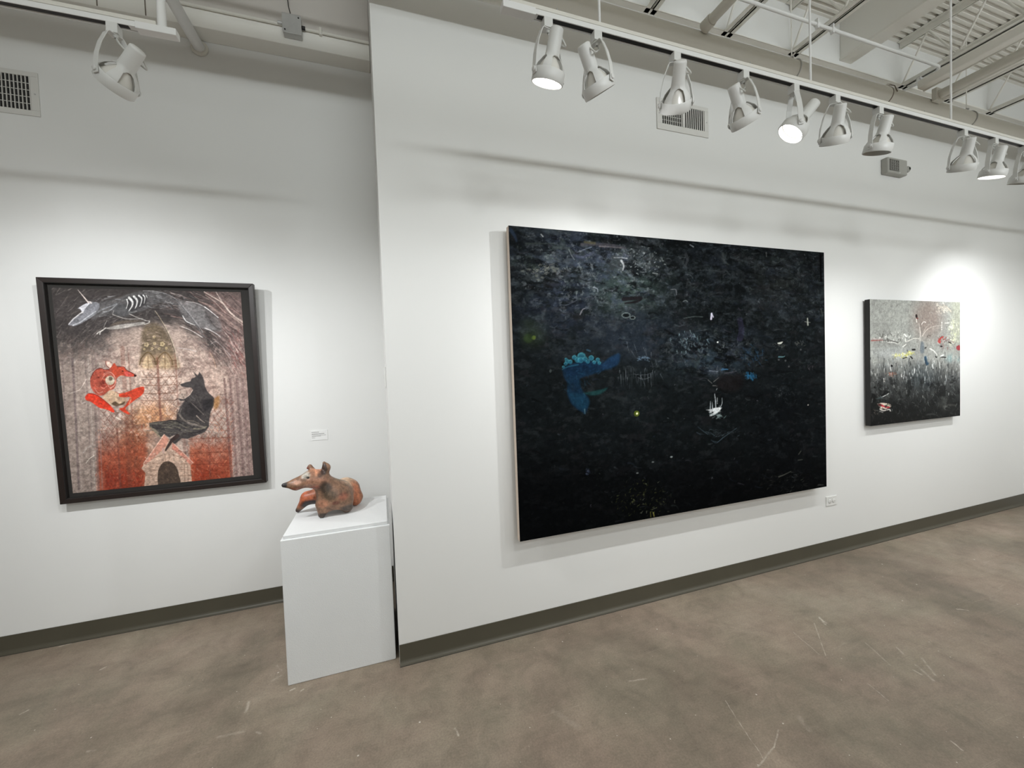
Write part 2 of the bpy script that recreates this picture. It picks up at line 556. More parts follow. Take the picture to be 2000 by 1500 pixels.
# hanger rings of the thick pipe
def hanger(x, label):
    t = empty('pipe_hanger', (x, 1.90, 3.381), label, 'hanger', 'hangers of the thick pipe')
    pts = [(0, 0.064 * math.cos(a), 0.064 * math.sin(a)) for a in [2 * math.pi * i / 36 for i in range(36)]]
    MB().tube(pts, 0.0032, 6, closed=True).build('ring', M_GREYMET, t, smooth=True)
    MB().box(-0.008, 0.008, -0.008, 0.008, 0.062, 0.092).tube([(0, -0.014, 0.083), (0, 0.014, 0.083)], 0.006, 8).build('clevis', M_GREYMET, t)
    MB().tube([(0, 0, 0.09), (0, 0, ZDECK - 3.381)], 0.0035, 8).build('rod', M_STEEL, t, smooth=True)
hanger(2.62, 'pipe hanger ring between the lit spotlight and the girder')
hanger(4.55, 'pipe hanger ring at the far right, past the side pipes')
t = empty('pipe_hanger', (3.56, 1.90, 3.381), 'small cream pipe clamp just right of the dark pipe joint', 'hanger', 'hangers of the thick pipe')
MB().box(-0.012, 0.012, -0.02, 0.004, 0.0625, 0.088).tube([(0, -0.03, 0.080), (0, 0.02, 0.080)], 0.006, 8).build('clevis', M_CREAM, t, smooth=True)
MB().tube([(0, -0.02, 0.08), (0, -0.050, 0.052), (0, -0.0665, 0.0)], 0.003, 6).build('strap', M_JOINT, t)

# pipe entering the recessed left wall
t = empty('wall_pipe', (-0.985, YB, 3.60), 'white pipe running into the recessed left wall below the beam', 'pipe')
MB().tube([(0, 0.0, 0), (-0.07, -4.0, 0.0)], 0.031, 24).build('pipe_run', M_WHITE, t, smooth=True)
MB().lathe([(0.031, -0.001), (0.047, -0.001), (0.047, -0.012), (0.040, -0.018), (0.031, -0.018)], 28, 'y').build('escutcheon', M_CREAM, t, smooth=True)

# conduit, junction box and wire on the beam
t = empty('beam_conduit', (0, 2.888, 3.760), 'thin painted conduit along the beam of the left recess', 'conduit')
MB().tube([(-3.0, 0, 0), (XC - 0.004, 0, -0.004)], 0.0095, 10).build('conduit_run', M_CREAM, t, smooth=True)
MB().box(-0.280, -0.262, -0.014, 0.013, -0.022, 0.024).build('strap', M_CREAM, t, bevel=0.003)
t = empty('junction_box', (-0.432, 2.899, 3.742), 'square grey metal junction box on the beam', 'junction box')
MB().box(-0.052, 0.052, -0.050, 0.0, -0.058, 0.058).build('box_body', M_GREYMET, t, bevel=0.003)
MB().box(-0.054, 0.054, -0.053, -0.050, -0.060, 0.060).build('cover_plate', M_GREYMET, t, bevel=0.001)
for s in (-1, 1):
    MB().lathe([(0.0001, -0.0545), (0.005, -0.0545), (0.005, -0.053)], 10, 'y', (s * 0.04, 0, s * 0.043)).build('cover_screw', M_BLACK, t)
MB().tube([(-0.052, -0.02, 0.016), (-0.085, -0.02, 0.016)], 0.011, 10).build('connector', M_GREYMET, t, smooth=True)
MB().tube([(0.052, -0.02, 0.012), (0.072, -0.02, 0.012)], 0.012, 10).build('connector', M_BLACK, t, smooth=True)
tag(MB().tube([(-0.436, 2.865, 3.80), (-0.448, 2.865, 3.86), (-0.454, 2.865, 3.95), (-0.451, 2.875, 4.03)], 0.003, 6).build('wire', M_BLACK, smooth=True),
    'thin black wire rising from the junction box', 'wire')

# unseen box above the camera, added to cast the shadow along the wall tops
tag(MB().box(-4.9, 5.9, -0.12, 0.0, 3.105, 3.215).build('shadow_caster', M_DUCT, bevel=0.004), 'unseen long box overhead, added to shade the top of the walls', 'duct')

# ------------------------------------------------------------------ lighting tracks
def emis(name, col, strength):
    k = NT(name)
    k.b.inputs['Base Color'].default_value = (0.8, 0.8, 0.8, 1)
    k.b.inputs['Emission Color'].default_value = col
    k.b.inputs['Emission Strength'].default_value = strength
    return k.m
M_LAMP = plain('lamp_enamel', (0.70, 0.70, 0.68, 1), 0.42, var=0.015, spec=0.5)
M_LIT = emis('lit_bulb_face', (1.0, 0.97, 0.90, 1), 9.0)
M_UNLIT = plain('unlit_bulb_face', (0.42, 0.41, 0.38, 1), 0.25, spec=0.6)
M_BULB = plain('bulb_reflector', (0.70, 0.68, 0.63, 1), 0.22, spec=0.7)
M_CORD = plain('cord_sleeve', (0.62, 0.62, 0.59, 1), 0.6)

def track(name, x0, x1, y, z, label, feed_left, rods, bolts):
    t = empty(name, (0, y, z), label, 'track')
    MB().box(x0, x1, -0.0125, 0.0125, 0.0010, 0.0155).build('track_body', M_WHITE, t, bevel=0.0015)
    MB().box(x0 + (0.02 if feed_left else 0), x1 - (0 if feed_left else 0.05), -0.0130, 0.0130, 0.0160, 0.0290).build('support_rail', M_CREAM, t, bevel=0.0015)
    MB().box(x0 + 0.115, x1 - 0.01 if feed_left else x1 - 0.125, -0.0070, 0.0070, 0.0003, 0.0012).build('track_slot', M_BLACK, t)
    for s in (-1, 1):
        MB().box(x0, x1, s * 0.0115 - 0.0012, s * 0.0115 + 0.0012, -0.0015, 0.003).build('track_lip', M_WHITE, t)
    e0, e1 = (x0 - 0.004, x0 + 0.105) if feed_left else (x1 - 0.105, x1 + 0.004)
    MB().box(e0, e1, -0.0150, 0.0150, -0.006, 0.0160).build('end_feed', M_WHITE, t, bevel=0.0015)
    for rx in rods:
        MB().tube([(rx, 0, 0.0290), (rx, 0, ZDECK - z - 0.002)], 0.0042, 8).build('hanger_rod', M_WHITE, t, smooth=True)
    for bx in bolts:
        MB().tube([(bx, 0, 0.0290), (bx, 0, 0.046)], 0.0016, 6).build('bolt', M_GREYMET, t)
    return t
TY, TZ = 1.20, 2.632
LY, LZ = 1.62, 2.652
track('light_track', 0.413, 5.9, TY, TZ, 'long white lighting track hung in front of the right wall', True, (0.757, 1.762, 2.742, 4.4), (0.60, 1.43, 2.32, 2.53))
lt = track('light_track', -4.0, -0.592, LY, LZ, 'white lighting track at the top left, ending in front of the recess', False, (-3.2,), ())
MB().tube([(-0.630, 0, 0.016), (-0.628, 0, 0.35), (-0.628, 0.0, 1.38)], 0.0125, 12).build('feed_post', M_WHITE, lt, smooth=True)

# ------------------------------------------------------------------ gimbal-ring track spotlights (meshes shared by all)
RR = 0.0515
def mesh_ring():
    return MB().lathe([(RR, 0.010), (RR + 0.0012, 0.0085), (RR + 0.0012, -0.0225), (RR, -0.024), (RR - 0.0025, -0.024), (RR - 0.0035, 0.0085), (RR - 0.0025, 0.010)], 40, closed=True).mesh('lamp_ring')
def mesh_socket():
    return MB().lathe([(0.0005, 0.124), (0.0175, 0.124), (0.0205, 0.1215), (0.0212, 0.118), (0.0228, 0.052), (0.0235, 0.048), (0.0215, 0.047), (0.0005, 0.047)], 28).mesh('socket_housing')
def mesh_cage():
    mb = MB()
    prof = [(0.0500, 0.006), (0.0492, 0.014), (0.0440, 0.026), (0.0320, 0.041), (0.0236, 0.050), (0.0226, 0.060)]
    for a in range(4):
        ac = math.pi / 4 + a * math.pi / 2
        vs, fs = [], []
        ns = 5
        for (r, h) in prof:
            hw = math.radians(17 if r > 0.026 else 40)
            for q in range(ns + 1):
                an = ac - hw + 2 * hw * q / ns
                for rr in (r, r - 0.0018):
                    vs.append((rr * math.cos(an), rr * math.sin(an), h))
        w = (ns + 1) * 2
        for i in range(len(prof) - 1):
            for q in range(ns):
                b = i * w + q * 2
                fs.append((b, b + 2, b + w + 2, b + w))
                fs.append((b + 1, b + w + 1, b + w + 3, b + 3))
            for q in (0, ns):
                b = i * w + q * 2
                fs.append((b, b + w, b + w + 1, b + 1))
        for i in (0, len(prof) - 1):
            for q in range(ns):
                b = i * w + q * 2
                fs.append((b, b + 1, b + 3, b + 2))
        mb.add(vs, fs)
    return mb.mesh('cage')
def mesh_bulb():
    return MB().lathe([(0.016, 0.047), (0.021, 0.041), (0.033, 0.024), (0.0415, 0.008), (0.0450, 0.002), (0.0450, -0.001)], 36).mesh('bulb')
def mesh_face():
    return MB().lathe([(0.0450, -0.001), (0.038, -0.0040), (0.024, -0.0060), (0.0005, -0.0070)], 36).mesh('bulb_face')
def mesh_yoke():
    pts = [(-0.0565, 0, -0.188), (-0.0562, 0, -0.165), (-0.0510, 0, -0.122), (-0.0400, 0, -0.080), (-0.0240, 0, -0.040), (-0.0190, 0, -0.0335),
           (0.0190, 0, -0.0335), (0.0240, 0, -0.040), (0.0400, 0, -0.080), (0.0510, 0, -0.122), (0.0562, 0, -0.165), (0.0565, 0, -0.188)]
    return MB().ribbon(pts, (0, 1, 0), 0.0185, 0.0024).mesh('yoke')
def mesh_adapter():
    return MB().box(-0.0145, 0.0145, -0.0140, 0.0140, -0.0325, -0.0018).mesh('track_adapter')
def mesh_screw(s):
    return MB().lathe([(0.0005, s * 0.0625), (0.0060, s * 0.0625), (0.0078, s * 0.0610), (0.0078, s * 0.0580), (0.0050, s * 0.0580), (0.0050, s * 0.0520)], 16, 'x').mesh('pivot_screw')
LM = dict(ring=mesh_ring(), socket=mesh_socket(), cage=mesh_cage(), bulb=mesh_bulb(), lit=mesh_face(), unlit=mesh_face(), yoke=mesh_yoke(),
          adapter=mesh_adapter(), s0=mesh_screw(-1), s1=mesh_screw(1))
for key, mat in (('ring', M_LAMP), ('socket', M_LAMP), ('cage', M_LAMP), ('bulb', M_BULB), ('lit', M_LIT), ('unlit', M_UNLIT), ('yoke', M_LAMP), ('adapter', M_LAMP), ('s0', M_LAMP), ('s1', M_LAMP)):
    LM[key].materials.append(mat)
    if key not in ('adapter', 'yoke'):
        LM[key].polygons.foreach_set('use_smooth', [True] * len(LM[key].polygons))
        LM[key].set_sharp_from_angle(angle=math.radians(42))
PIV = 0.175
def spotlight(x, y, z, d, power, label, face='auto', cone=78, group='gimbal-ring track spotlights', flip=False):
    """d: direction of the beam; power: watts of its bulb (0 = off)"""
    d = Vector(d).normalized()
    yaw = math.atan2(-d.x, d.y)
    tilt = math.atan2(math.hypot(d.x, d.y), -d.z)
    if flip:
        yaw += math.pi
        tilt = -tilt
    t = empty('track_spotlight', (x, y, z), label, 'track spotlight', group)
    def part(name, key, loc=(0, 0, 0), rot=(0, 0, 0)):
        o = bpy.data.objects.new(name, LM[key])
        COL.objects.link(o)
        o.parent = t
        o.location, o.rotation_euler = loc, rot
        return o
    part('track_adapter', 'adapter')
    part('yoke', 'yoke', rot=(0, 0, yaw))
    for k in ('s0', 's1'):
        part('pivot_screw', k, (0, 0, -PIV), (0, 0, yaw))
    HR = (Matrix.Rotation(yaw, 3, 'Z') @ Matrix.Rotation(tilt, 3, 'X'))
    he = HR.to_euler()
    for nm, k in (('lamp_ring', 'ring'), ('cage', 'cage'), ('socket_housing', 'socket'), ('bulb', 'bulb')):
        part(nm, k, (0, 0, -PIV), he)
    lit = (power > 0) if face == 'auto' else face
    fo = part('bulb_face', 'lit' if lit else 'unlit', (0, 0, -PIV), he)
    if lit: fo['label'] = 'glowing bulb face'
    # cord from the yoke to the socket
    piv = Vector((0, 0, -PIV))
    s = piv + HR @ Vector((0.019, -0.004, 0.105))
    s2 = piv + HR @ Vector((0.036, -0.012, 0.085))
    a = Vector((0.003, 0, -0.033))
    b = a + Vector((0.006, 0, -0.020))
    side = Matrix.Rotation(yaw, 3, 'Z') @ Vector((-0.03, 0.0, 0))
    mid = (b + s2) / 2 + side * 0.3
    ctrl = [a, b, mid, s2, s]
    pts = []
    for i in range(len(ctrl) - 1):
        p0, p1, p2, p3 = ctrl[max(i - 1, 0)], ctrl[i], ctrl[i + 1], ctrl[min(i + 2, len(ctrl) - 1)]
        for q in range(6):
            u = q / 6
            pts.append(0.5 * ((2 * p1) + (p2 - p0) * u + (2 * p0 - 5 * p1 + 4 * p2 - p3) * u * u + (3 * p1 - p0 - 3 * p2 + p3) * u ** 3))
    pts.append(ctrl[-1])
    MB().tube(pts, 0.0026, 8).lathe([(0.003, -0.034), (0.0062, -0.034), (0.0070, -0.038), (0.0036, -0.042)], 12, origin=(0.003, 0, 0)).build('cord', M_CORD, t, smooth=True)
    if power > 0:
        ld = bpy.data.lights.new('bulb_light', 'SPOT')
        ld.energy = power
        ld.spot_size = math.radians(cone)
        ld.spot_blend = 1.0
        ld.shadow_soft_size = 0.022
        ld.color = (0.97, 0.99, 1.0)
        lo = bpy.data.objects.new('bulb_light', ld)
        COL.objects.link(lo)
        lo.parent = t
        lo.location = piv + d * 0.036
        lo.rotation_euler = d.to_track_quat('-Z', 'Y').to_euler()
    return t

SPOTS = [
 (0.561, (-0.10, 0.40, -0.91), 5, 'lit track spotlight nearest the left end of the long track, glowing underneath'),
 (0.742, (0.55, 0.24, -0.80), 15, 'second track spotlight from the left end of the long track, turned right, giving light with its face hidden'),  # gives fill light though its bulb face is modelled dark
 (1.067, (0.36, 0.62, -0.69), 18, 'third track spotlight on the long track, in front of the wall vent'),
 (1.393, (0.58, 0.14, -0.80), 13, 'fourth track spotlight on the long track, turned right, just past the wall vent'),
 (1.663, (-0.55, 0.32, -0.78), 48, 'lit track spotlight facing the camera, its bulb a glowing disc'),
 (1.907, (0.30, 0.38, -0.88), 14, 'track spotlight next to the glowing disc, hanging straight'),
 (2.191, (0.00, 0.30, -0.95), 0, 'unlit track spotlight with its dark mouth showing, above the grey wall box'),
 (2.840, (0.24, 0.34, -0.92), 14, 'track spotlight right of the second hanger rod, its back to the camera'),
 (3.114, (0.00, 0.26, -0.965), 16, 'lit track spotlight near the right edge, its mouth a thin glowing slit'),
 (3.403, (0.05, 0.32, -0.95), 18, 'track spotlight cut off by the right edge of the photo'),
]
for (sx, d, pw, lb) in SPOTS:
    spotlight(sx, TY, TZ, d, pw, lb, cone=126, face=(sx in (0.561, 1.663, 3.114)))
spotlight(4.05, TY, TZ, (0.05, 0.75, -0.95), 4, 'lit track spotlight past the right edge, above the small painting', cone=126)
spotlight(4.75, TY, TZ, (0.25, 0.60, -0.95), 66, 'lit track spotlight past the right edge, farthest along the track', cone=126)
spotlight(-0.757, LY, LZ, (-0.66, 0.42, -0.62), 37, 'track spotlight at the top left with its yoke turned, back to the camera', face=False, cone=135)
spotlight(-1.215, LY, LZ, (0.90, 0.60, -1.6), 64, 'lit track spotlight cut off by the left edge of the photo', cone=126)
spotlight(-1.75, LY, LZ, (0.30, 0.80, -0.95), 62, 'unseen track spotlight beyond the left edge, added to brighten the left wall', cone=130)  # extra lamp out of view, added for more light on the left wall

# ------------------------------------------------------------------ pedestal
ped = empty('pedestal', (-0.2425, 2.405, 0.0), 'white painted box pedestal standing in the corner beside the right wall', 'pedestal')
MB().box(-0.2545, 0.2545, -0.247, 0.247, 0.0, 0.722).build('box_body', M_PED, ped, bevel=0.004)
MB().box(-0.244, 0.244, -0.237, 0.237, 0.722, 0.740).build('top_board', M_PED, ped, bevel=0.003)

# ------------------------------------------------------------------ clay dog (one continuous surface from blended round cones)
def dog_field(P):
    def smin(a, b, k):
        h = np.clip(0.5 + 0.5 * (b - a) / k, 0, 1)
        return b * (1 - h) + a * h - k * h * (1 - h)
    def cone(a, b, ra, rb):
        a, b = np.array(a), np.array(b)
        ab = b - a
        t = np.clip(((P - a) @ ab) / (ab @ ab), 0, 1)
        return np.linalg.norm(P - (a + t[..., None] * ab), axis=-1) - (ra + (rb - ra) * t)
    def ell(c, r):
        q = (P - np.array(c)) / np.array(r)
        k0 = np.linalg.norm(q, axis=-1)
        k1 = np.linalg.norm(q / np.array(r), axis=-1)
        return k0 * (k0 - 1.0) / np.maximum(k1, 1e-6)
    D_ = DOG
    d = ell(D_['chest'], (0.080, 0.075, 0.072))
    d = smin(d, cone((-0.268, 2.44, 0.838), (-0.225, 2.525, 0.838), 0.072, 0.070), 0.05)
    d = smin(d, cone((-0.285, 2.425, 0.845), (-0.333, 2.398, 0.935), 0.068, 0.050), 0.045)
    d = smin(d, ell((-0.362, 2.395, 0.955), (0.052, 0.048, 0.046)), 0.03)
    d = smin(d, cone((-0.392, 2.380, 0.957), (-0.452, 2.355, 0.942), 0.041, 0.031), 0.03)
    d = smin(d, cone((-0.452, 2.355, 0.942), (-0.505, 2.332, 0.949), 0.0295, 0.0115), 0.012)
    # brow
    d = smin(d, cone((-0.400, 2.350, 0.985), (-0.372, 2.372, 0.998), 0.006, 0.012), 0.02)
    # front feet
    d = smin(d, cone((-0.330, 2.385, 0.800), (-0.337, 2.368, 0.758), 0.040, 0.0195), 0.03)
    d = smin(d, cone((-0.218, 2.405, 0.800), (-0.212, 2.400, 0.772), 0.040, 0.031), 0.03)
    # hind legs
    d = smin(d, cone((-0.190, 2.525, 0.842), (-0.172, 2.515, 0.786), 0.042, 0.040), 0.018)
    d = smin(d, cone((-0.172, 2.515, 0.786), (-0.172, 2.508, 0.768), 0.040, 0.027), 0.01)
    d = smin(d, cone((-0.350, 2.495, 0.832), (-0.425, 2.500, 0.822), 0.050, 0.036), 0.02)
    d = smin(d, cone((-0.425, 2.500, 0.822), (-0.480, 2.515, 0.755), 0.034, 0.0135), 0.015)
    # ears
    e = cone((-0.318, 2.392, 0.975), (-0.306, 2.395, 1.010), 0.024, 0.020)
    e = smin(e, cone((-0.306, 2.395, 1.005), (-0.317, 2.393, 1.036), 0.018, 0.0075), 0.012)
    hollow = ell((-0.326, 2.372, 0.998), (0.0125, 0.016, 0.024))
    e = np.maximum(e, -hollow)
    d = smin(d, e, 0.010)
    e2 = cone((-0.382, 2.432, 0.985), (-0.394, 2.436, 1.014), 0.020, 0.011)
    e2 = smin(e2, cone((-0.394, 2.436, 1.014), (-0.407, 2.430, 1.006), 0.010, 0.005), 0.006)
    d = smin(d, e2, 0.012)
    # eye socket
    d = -smin(-d, ell((-0.3915, 2.3385, 0.972), (0.012, 0.008, 0.007)), 0.004)
    # arch under the chest, flat soles
    d = -smin(-d, ell((-0.272, 2.36, 0.728), (0.046, 0.10, 0.042)), 0.012)
    d = np.maximum(d, 0.7405 - P[..., 2])
    return d

def surface_nets(lo, hi, h, field):
    nx, ny, nz = [int(math.ceil((hi[i] - lo[i]) / h)) + 1 for i in range(3)]
    gx = lo[0] + h * np.arange(nx); gy = lo[1] + h * np.arange(ny); gz = lo[2] + h * np.arange(nz)
    G = np.stack(np.meshgrid(gx, gy, gz, indexing='ij'), -1)
    V = field(G)
    s = V < 0
    acc = np.zeros((nx - 1, ny - 1, nz - 1, 3)); cnt = np.zeros((nx - 1, ny - 1, nz - 1))
    cor = [(i, j, k) for i in (0, 1) for j in (0, 1) for k in (0, 1)]
    sl = lambda A, c: A[c[0]:nx - 1 + c[0], c[1]:ny - 1 + c[1], c[2]:nz - 1 + c[2]]
    for a in cor:
        for ax in range(3):
            if a[ax] == 1: continue
            b = list(a); b[ax] = 1
            va, vb = sl(V, a), sl(V, b)
            cr = (va < 0) != (vb < 0)
            t = np.where(cr, va / np.where(cr, va - vb, 1), 0)
            p = np.zeros(va.shape + (3,)); p[..., 0] = a[0]; p[..., 1] = a[1]; p[..., 2] = a[2]
            p[..., ax] += t
            acc += p * cr[..., None]; cnt += cr
    act = cnt > 0
    idx = -np.ones(act.shape, int); idx[act] = np.arange(act.sum())
    I = np.argwhere(act)
    verts = np.array(lo) + h * (I + acc[act] / cnt[act][:, None])
    faces = []
    for ax in range(3):
        o1, o2 = (ax + 1) % 3, (ax + 2) % 3
        A = [slice(None)] * 3; A[ax] = slice(0, -1); B = [slice(None)] * 3; B[ax] = slice(1, None)
        cr = s[tuple(A)] != s[tuple(B)]
        for e in np.argwhere(cr):
            if e[o1] == 0 or e[o2] == 0 or e[o1] >= act.shape[o1] or e[o2] >= act.shape[o2]: continue
            q = []
            for (u, w) in ((0, 0), (1, 0), (1, 1), (0, 1)):
                c = list(e); c[o1] -= u; c[o2] -= w
                q.append(idx[tuple(c)])
            if min(q) < 0: continue
            faces.append(q if s[tuple(e)] else q[::-1])
    return verts, faces

DOG = dict(chest=(-0.272, 2.420, 0.826))
dv, df = surface_nets((-0.54, 2.26, 0.72), (-0.09, 2.62, 1.07), 0.0045, dog_field)
me = bpy.data.meshes.new('dog_body')
me.from_pydata([tuple(p) for p in dv], [], [tuple(f) for f in df])
bm = bmesh.new(); bm.from_mesh(me); bmesh.ops.recalc_face_normals(bm, faces=bm.faces)
bmesh.ops.smooth_vert(bm, verts=bm.verts, factor=0.4, use_axis_x=True, use_axis_y=True, use_axis_z=True)
bm.to_mesh(me); bm.free()
me.polygons.foreach_set('use_smooth', [True] * len(me.polygons))
P = np.array([v.co[:] for v in me.vertices])
def near(c, r, soft=0.5):
    r = np.array(r) if isinstance(r, (tuple, list)) else np.array([r] * 3)
    q = np.linalg.norm((P - np.array(c)) / r, axis=1)
    t = np.clip((1 - q) / soft + 0.0, 0, 1)
    return (t * t * (3 - 2 * t))[:, None]
def lin(c):
    return np.array(srgb(*c)[:3])
C = np.tile(lin((138, 104, 82)), (len(P), 1))
def blob(c, r, col, a=1.0, soft=0.6):
    global C
    w = near(c, r, soft) * a
    C = C * (1 - w) + lin(col) * w
blob((-0.245, 2.50, 0.885), (0.11, 0.11, 0.06), (212, 178, 146), 0.95)         # pale back
blob((-0.18, 2.49, 0.80), (0.062, 0.06, 0.13), (188, 116, 82), 1.0)              # orange hind leg
blob((-0.425, 2.50, 0.825), (0.12, 0.09, 0.07), (190, 104, 70), 1.0)             # orange far hind leg
blob((-0.400, 2.455, 0.775), (0.10, 0.06, 0.055), (48, 38, 40), 1.0, 0.35)      # its dark underside
blob((-0.482, 2.515, 0.748), (0.035, 0.04, 0.03), (60, 52, 54), 0.9)
blob((-0.355, 2.36, 0.945), (0.08, 0.07, 0.04), (176, 128, 104), 0.9)            # cheek
blob((-0.362, 2.385, 0.990), (0.05, 0.06, 0.035), (222, 156, 122), 0.95)         # forehead
blob((-0.402, 2.355, 0.985), (0.030, 0.045, 0.025), (206, 200, 188), 0.9)        # pale round the eyes
blob((-0.445, 2.335, 0.955), (0.030, 0.03, 0.018), (206, 160, 138), 0.8)
blob((-0.455, 2.35, 0.925), (0.055, 0.05, 0.016), (140, 76, 52), 0.8)            # jaw
blob((-0.355, 2.37, 0.915), (0.045, 0.05, 0.018), (170, 84, 58), 0.7)
blob((-0.508, 2.330, 0.951), (0.026, 0.03, 0.022), (42, 40, 42), 1.0, 0.35)      # nose
blob((-0.318, 2.372, 1.005), (0.022, 0.03, 0.045), (56, 44, 40), 0.95, 0.4)      # ear
blob((-0.334, 2.365, 0.975), (0.022, 0.03, 0.026), (58, 42, 38), 0.8)
blob((-0.407, 2.430, 1.008), (0.012, 0.02, 0.014), (120, 50, 40), 0.9)
blob((-0.312, 2.345, 0.905), (0.045, 0.05, 0.05), (62, 50, 40), 0.95)            # dark throat
blob((-0.290, 2.345, 0.862), (0.05, 0.045, 0.04), (82, 68, 52), 0.8)
blob((-0.325, 2.35, 0.820), (0.04, 0.05, 0.03), (172, 118, 92), 0.7)
blob((-0.225, 2.36, 0.845), (0.035, 0.05, 0.03), (158, 92, 72), 0.7)
blob((-0.262, 2.345, 0.818), (0.028, 0.05, 0.014), (120, 66, 50), 0.8)
blob((-0.205, 2.375, 0.772), (0.055, 0.06, 0.032), (84, 74, 68), 0.95)           # grey feet
blob((-0.337, 2.355, 0.752), (0.04, 0.06, 0.026), (62, 54, 48), 0.95)
blob((-0.262, 2.43, 0.925), (0.035, 0.04, 0.035), (152, 126, 92), 0.7)
ca = me.color_attributes.new('clay', 'FLOAT_COLOR', 'POINT')
ca.data.foreach_set('color', np.c_[np.clip(C, 0, 1), np.ones(len(C))].astype(np.float32).ravel())
k = NT('burnished_clay')
at = k.n('ShaderNodeAttribute'); at.attribute_name = 'clay'
tc = k.n('ShaderNodeTexCoord')
def dnoise(scale, detail):
    a = k.n('ShaderNodeTexNoise'); k.l(tc.outputs['Object'], a.inputs['Vector']); k.val(a, Scale=scale, Detail=detail, Roughness=0.65)
    return a.outputs['Fac']
r1 = k.n('ShaderNodeMapRange'); k.l(dnoise(46, 5), r1.inputs['Value']); k.val(r1, **{'From Min': 0.3, 'From Max': 0.7, 'To Min': 0.42, 'To Max': 1.38})
mx = k.n('ShaderNodeMix', data_type='RGBA', blend_type='MULTIPLY'); mx.inputs[0].default_value = 1.0
k.l(at.outputs['Color'], mx.inputs[6]); k.l(r1.outputs[0], mx.inputs[7])
r2 = k.n('ShaderNodeMapRange'); k.l(dnoise(120, 4), r2.inputs['Value']); k.val(r2, **{'From Min': 0.60, 'From Max': 0.74, 'To Min': 0.0, 'To Max': 0.35})
m2 = k.n('ShaderNodeMix', data_type='RGBA'); k.l(r2.outputs[0], m2.inputs[0]); k.l(mx.outputs[2], m2.inputs[6]); m2.inputs[7].default_value = srgb(206, 180, 150)
k.l(m2.outputs[2], k.b.inputs['Base Color'])
k.b.inputs['Roughness'].default_value = 0.42
bp = k.n('ShaderNodeBump'); k.val(bp, Strength=0.35, Distance=0.003); k.l(dnoise(70, 4), bp.inputs['Height']); k.l(bp.outputs[0], k.b.inputs['Normal'])
me.materials.append(k.m)
dog = bpy.data.objects.new('dog_sculpture', me)
COL.objects.link(dog)
tag(dog, 'reddish brown clay dog with long dark snout, standing on the white pedestal', 'sculpture')
for (ex, ey, ez) in ((-0.3915, 2.345, 0.972), (-0.425, 2.398, 0.977)):
    eye = MB()
    eye.lathe([(0.0005, 0.0052), (0.003, 0.0044), (0.0048, 0.0022), (0.0054, 0), (0.0048, -0.0022), (0.0005, -0.0052)], 16)
    eo = eye.build('eye', M_BLACK, dog, smooth=True)
    eo.location = (ex, ey, ez)
    eo.scale = (1.35, 0.9, 0.8)
    eo['label'] = 'small black eye'

# ------------------------------------------------------------------ wall fittings
M_VENT = plain('vent_enamel', (0.70, 0.69, 0.66, 1), 0.45, var=0.02)
def vent(name, x0, x1, z0, z1, y, label, lx0, lx1, lz0, lz1, split=None):
    t = empty(name, ((x0 + x1) / 2, y, (z0 + z1) / 2), label, 'vent')
    cx, cz = (x0 + x1) / 2, (z0 + z1) / 2
    f = MB()
    a0, a1, b0, b1 = lx0 - cx, lx1 - cx, lz0 - cz, lz1 - cz
    X0, X1, Z0, Z1 = x0 - cx, x1 - cx, z0 - cz, z1 - cz
    f.box(X0, X1, -0.008, 0, b1, Z1).box(X0, X1, -0.008, 0, Z0, b0).box(X0, a0, -0.008, 0, b0, b1).box(a1, X1, -0.008, 0, b0, b1)
    f.build('frame', M_VENT, t, bevel=0.0015)
    MB().box(a0, a1, -0.0012, -0.0002, b0, b1).build('dark_backing', M_BLACK, t)
    n = int(round((a1 - a0) / 0.0165))
    fins = MB()
    for i in range(n):
        fx = a0 + (i + 0.5) * (a1 - a0) / n
        turned = split is not None and fx > split - cx
        if turned:
            fins.add([(fx - 0.006, -0.0075, b0), (fx + 0.006, -0.003, b0), (fx + 0.006, -0.003, b1), (fx - 0.006, -0.0075, b1),
                      (fx - 0.006, -0.0065, b0), (fx + 0.006, -0.002, b0), (fx + 0.006, -0.002, b1), (fx - 0.006, -0.0065, b1)],
                     [(0, 1, 2, 3), (7, 6, 5, 4), (0, 4, 5, 1), (1, 5, 6, 2), (2, 6, 7, 3), (3, 7, 4, 0)])
        else:
            fins.box(fx + 0.004, fx + 0.0075, -0.0075, -0.0015, b0, b1)
    fins.build('louver_fins', M_VENT, t)
    bars = MB()
    nb = 5
    e1 = (split - cx) if split is not None else a1
    for i in range(1, nb):
        bz = b0 + (b1 - b0) * i / nb
        bars.box(a0, e1, -0.0035, -0.0020, bz - 0.0016, bz + 0.0016)
    if split is not None:
        bars.box(e1 - 0.006, e1 + 0.006, -0.0085, -0.001, b0, b1)
    bars.build('cross_bars', M_VENT, t)
    for sx in (X0 + 0.016, X1 - 0.016):
        MB().lathe([(0.0005, -0.0092), (0.0042, -0.0092), (0.0042, -0.008)], 10, 'y', (sx, 0, 0)).build('screw', M_GREYMET, t)
    return t
vent('air_vent', 1.722, 2.130, 2.997, 3.190, YA, 'white wall vent behind the third spotlight on the right wall', 1.762, 2.098, 3.035, 3.165, 1.925)
vent('air_vent', -2.330, -1.771, 3.047, 3.291, YB, 'white wall vent with dark openings high on the left wall', -2.290, -1.806, 3.077, 3.265)

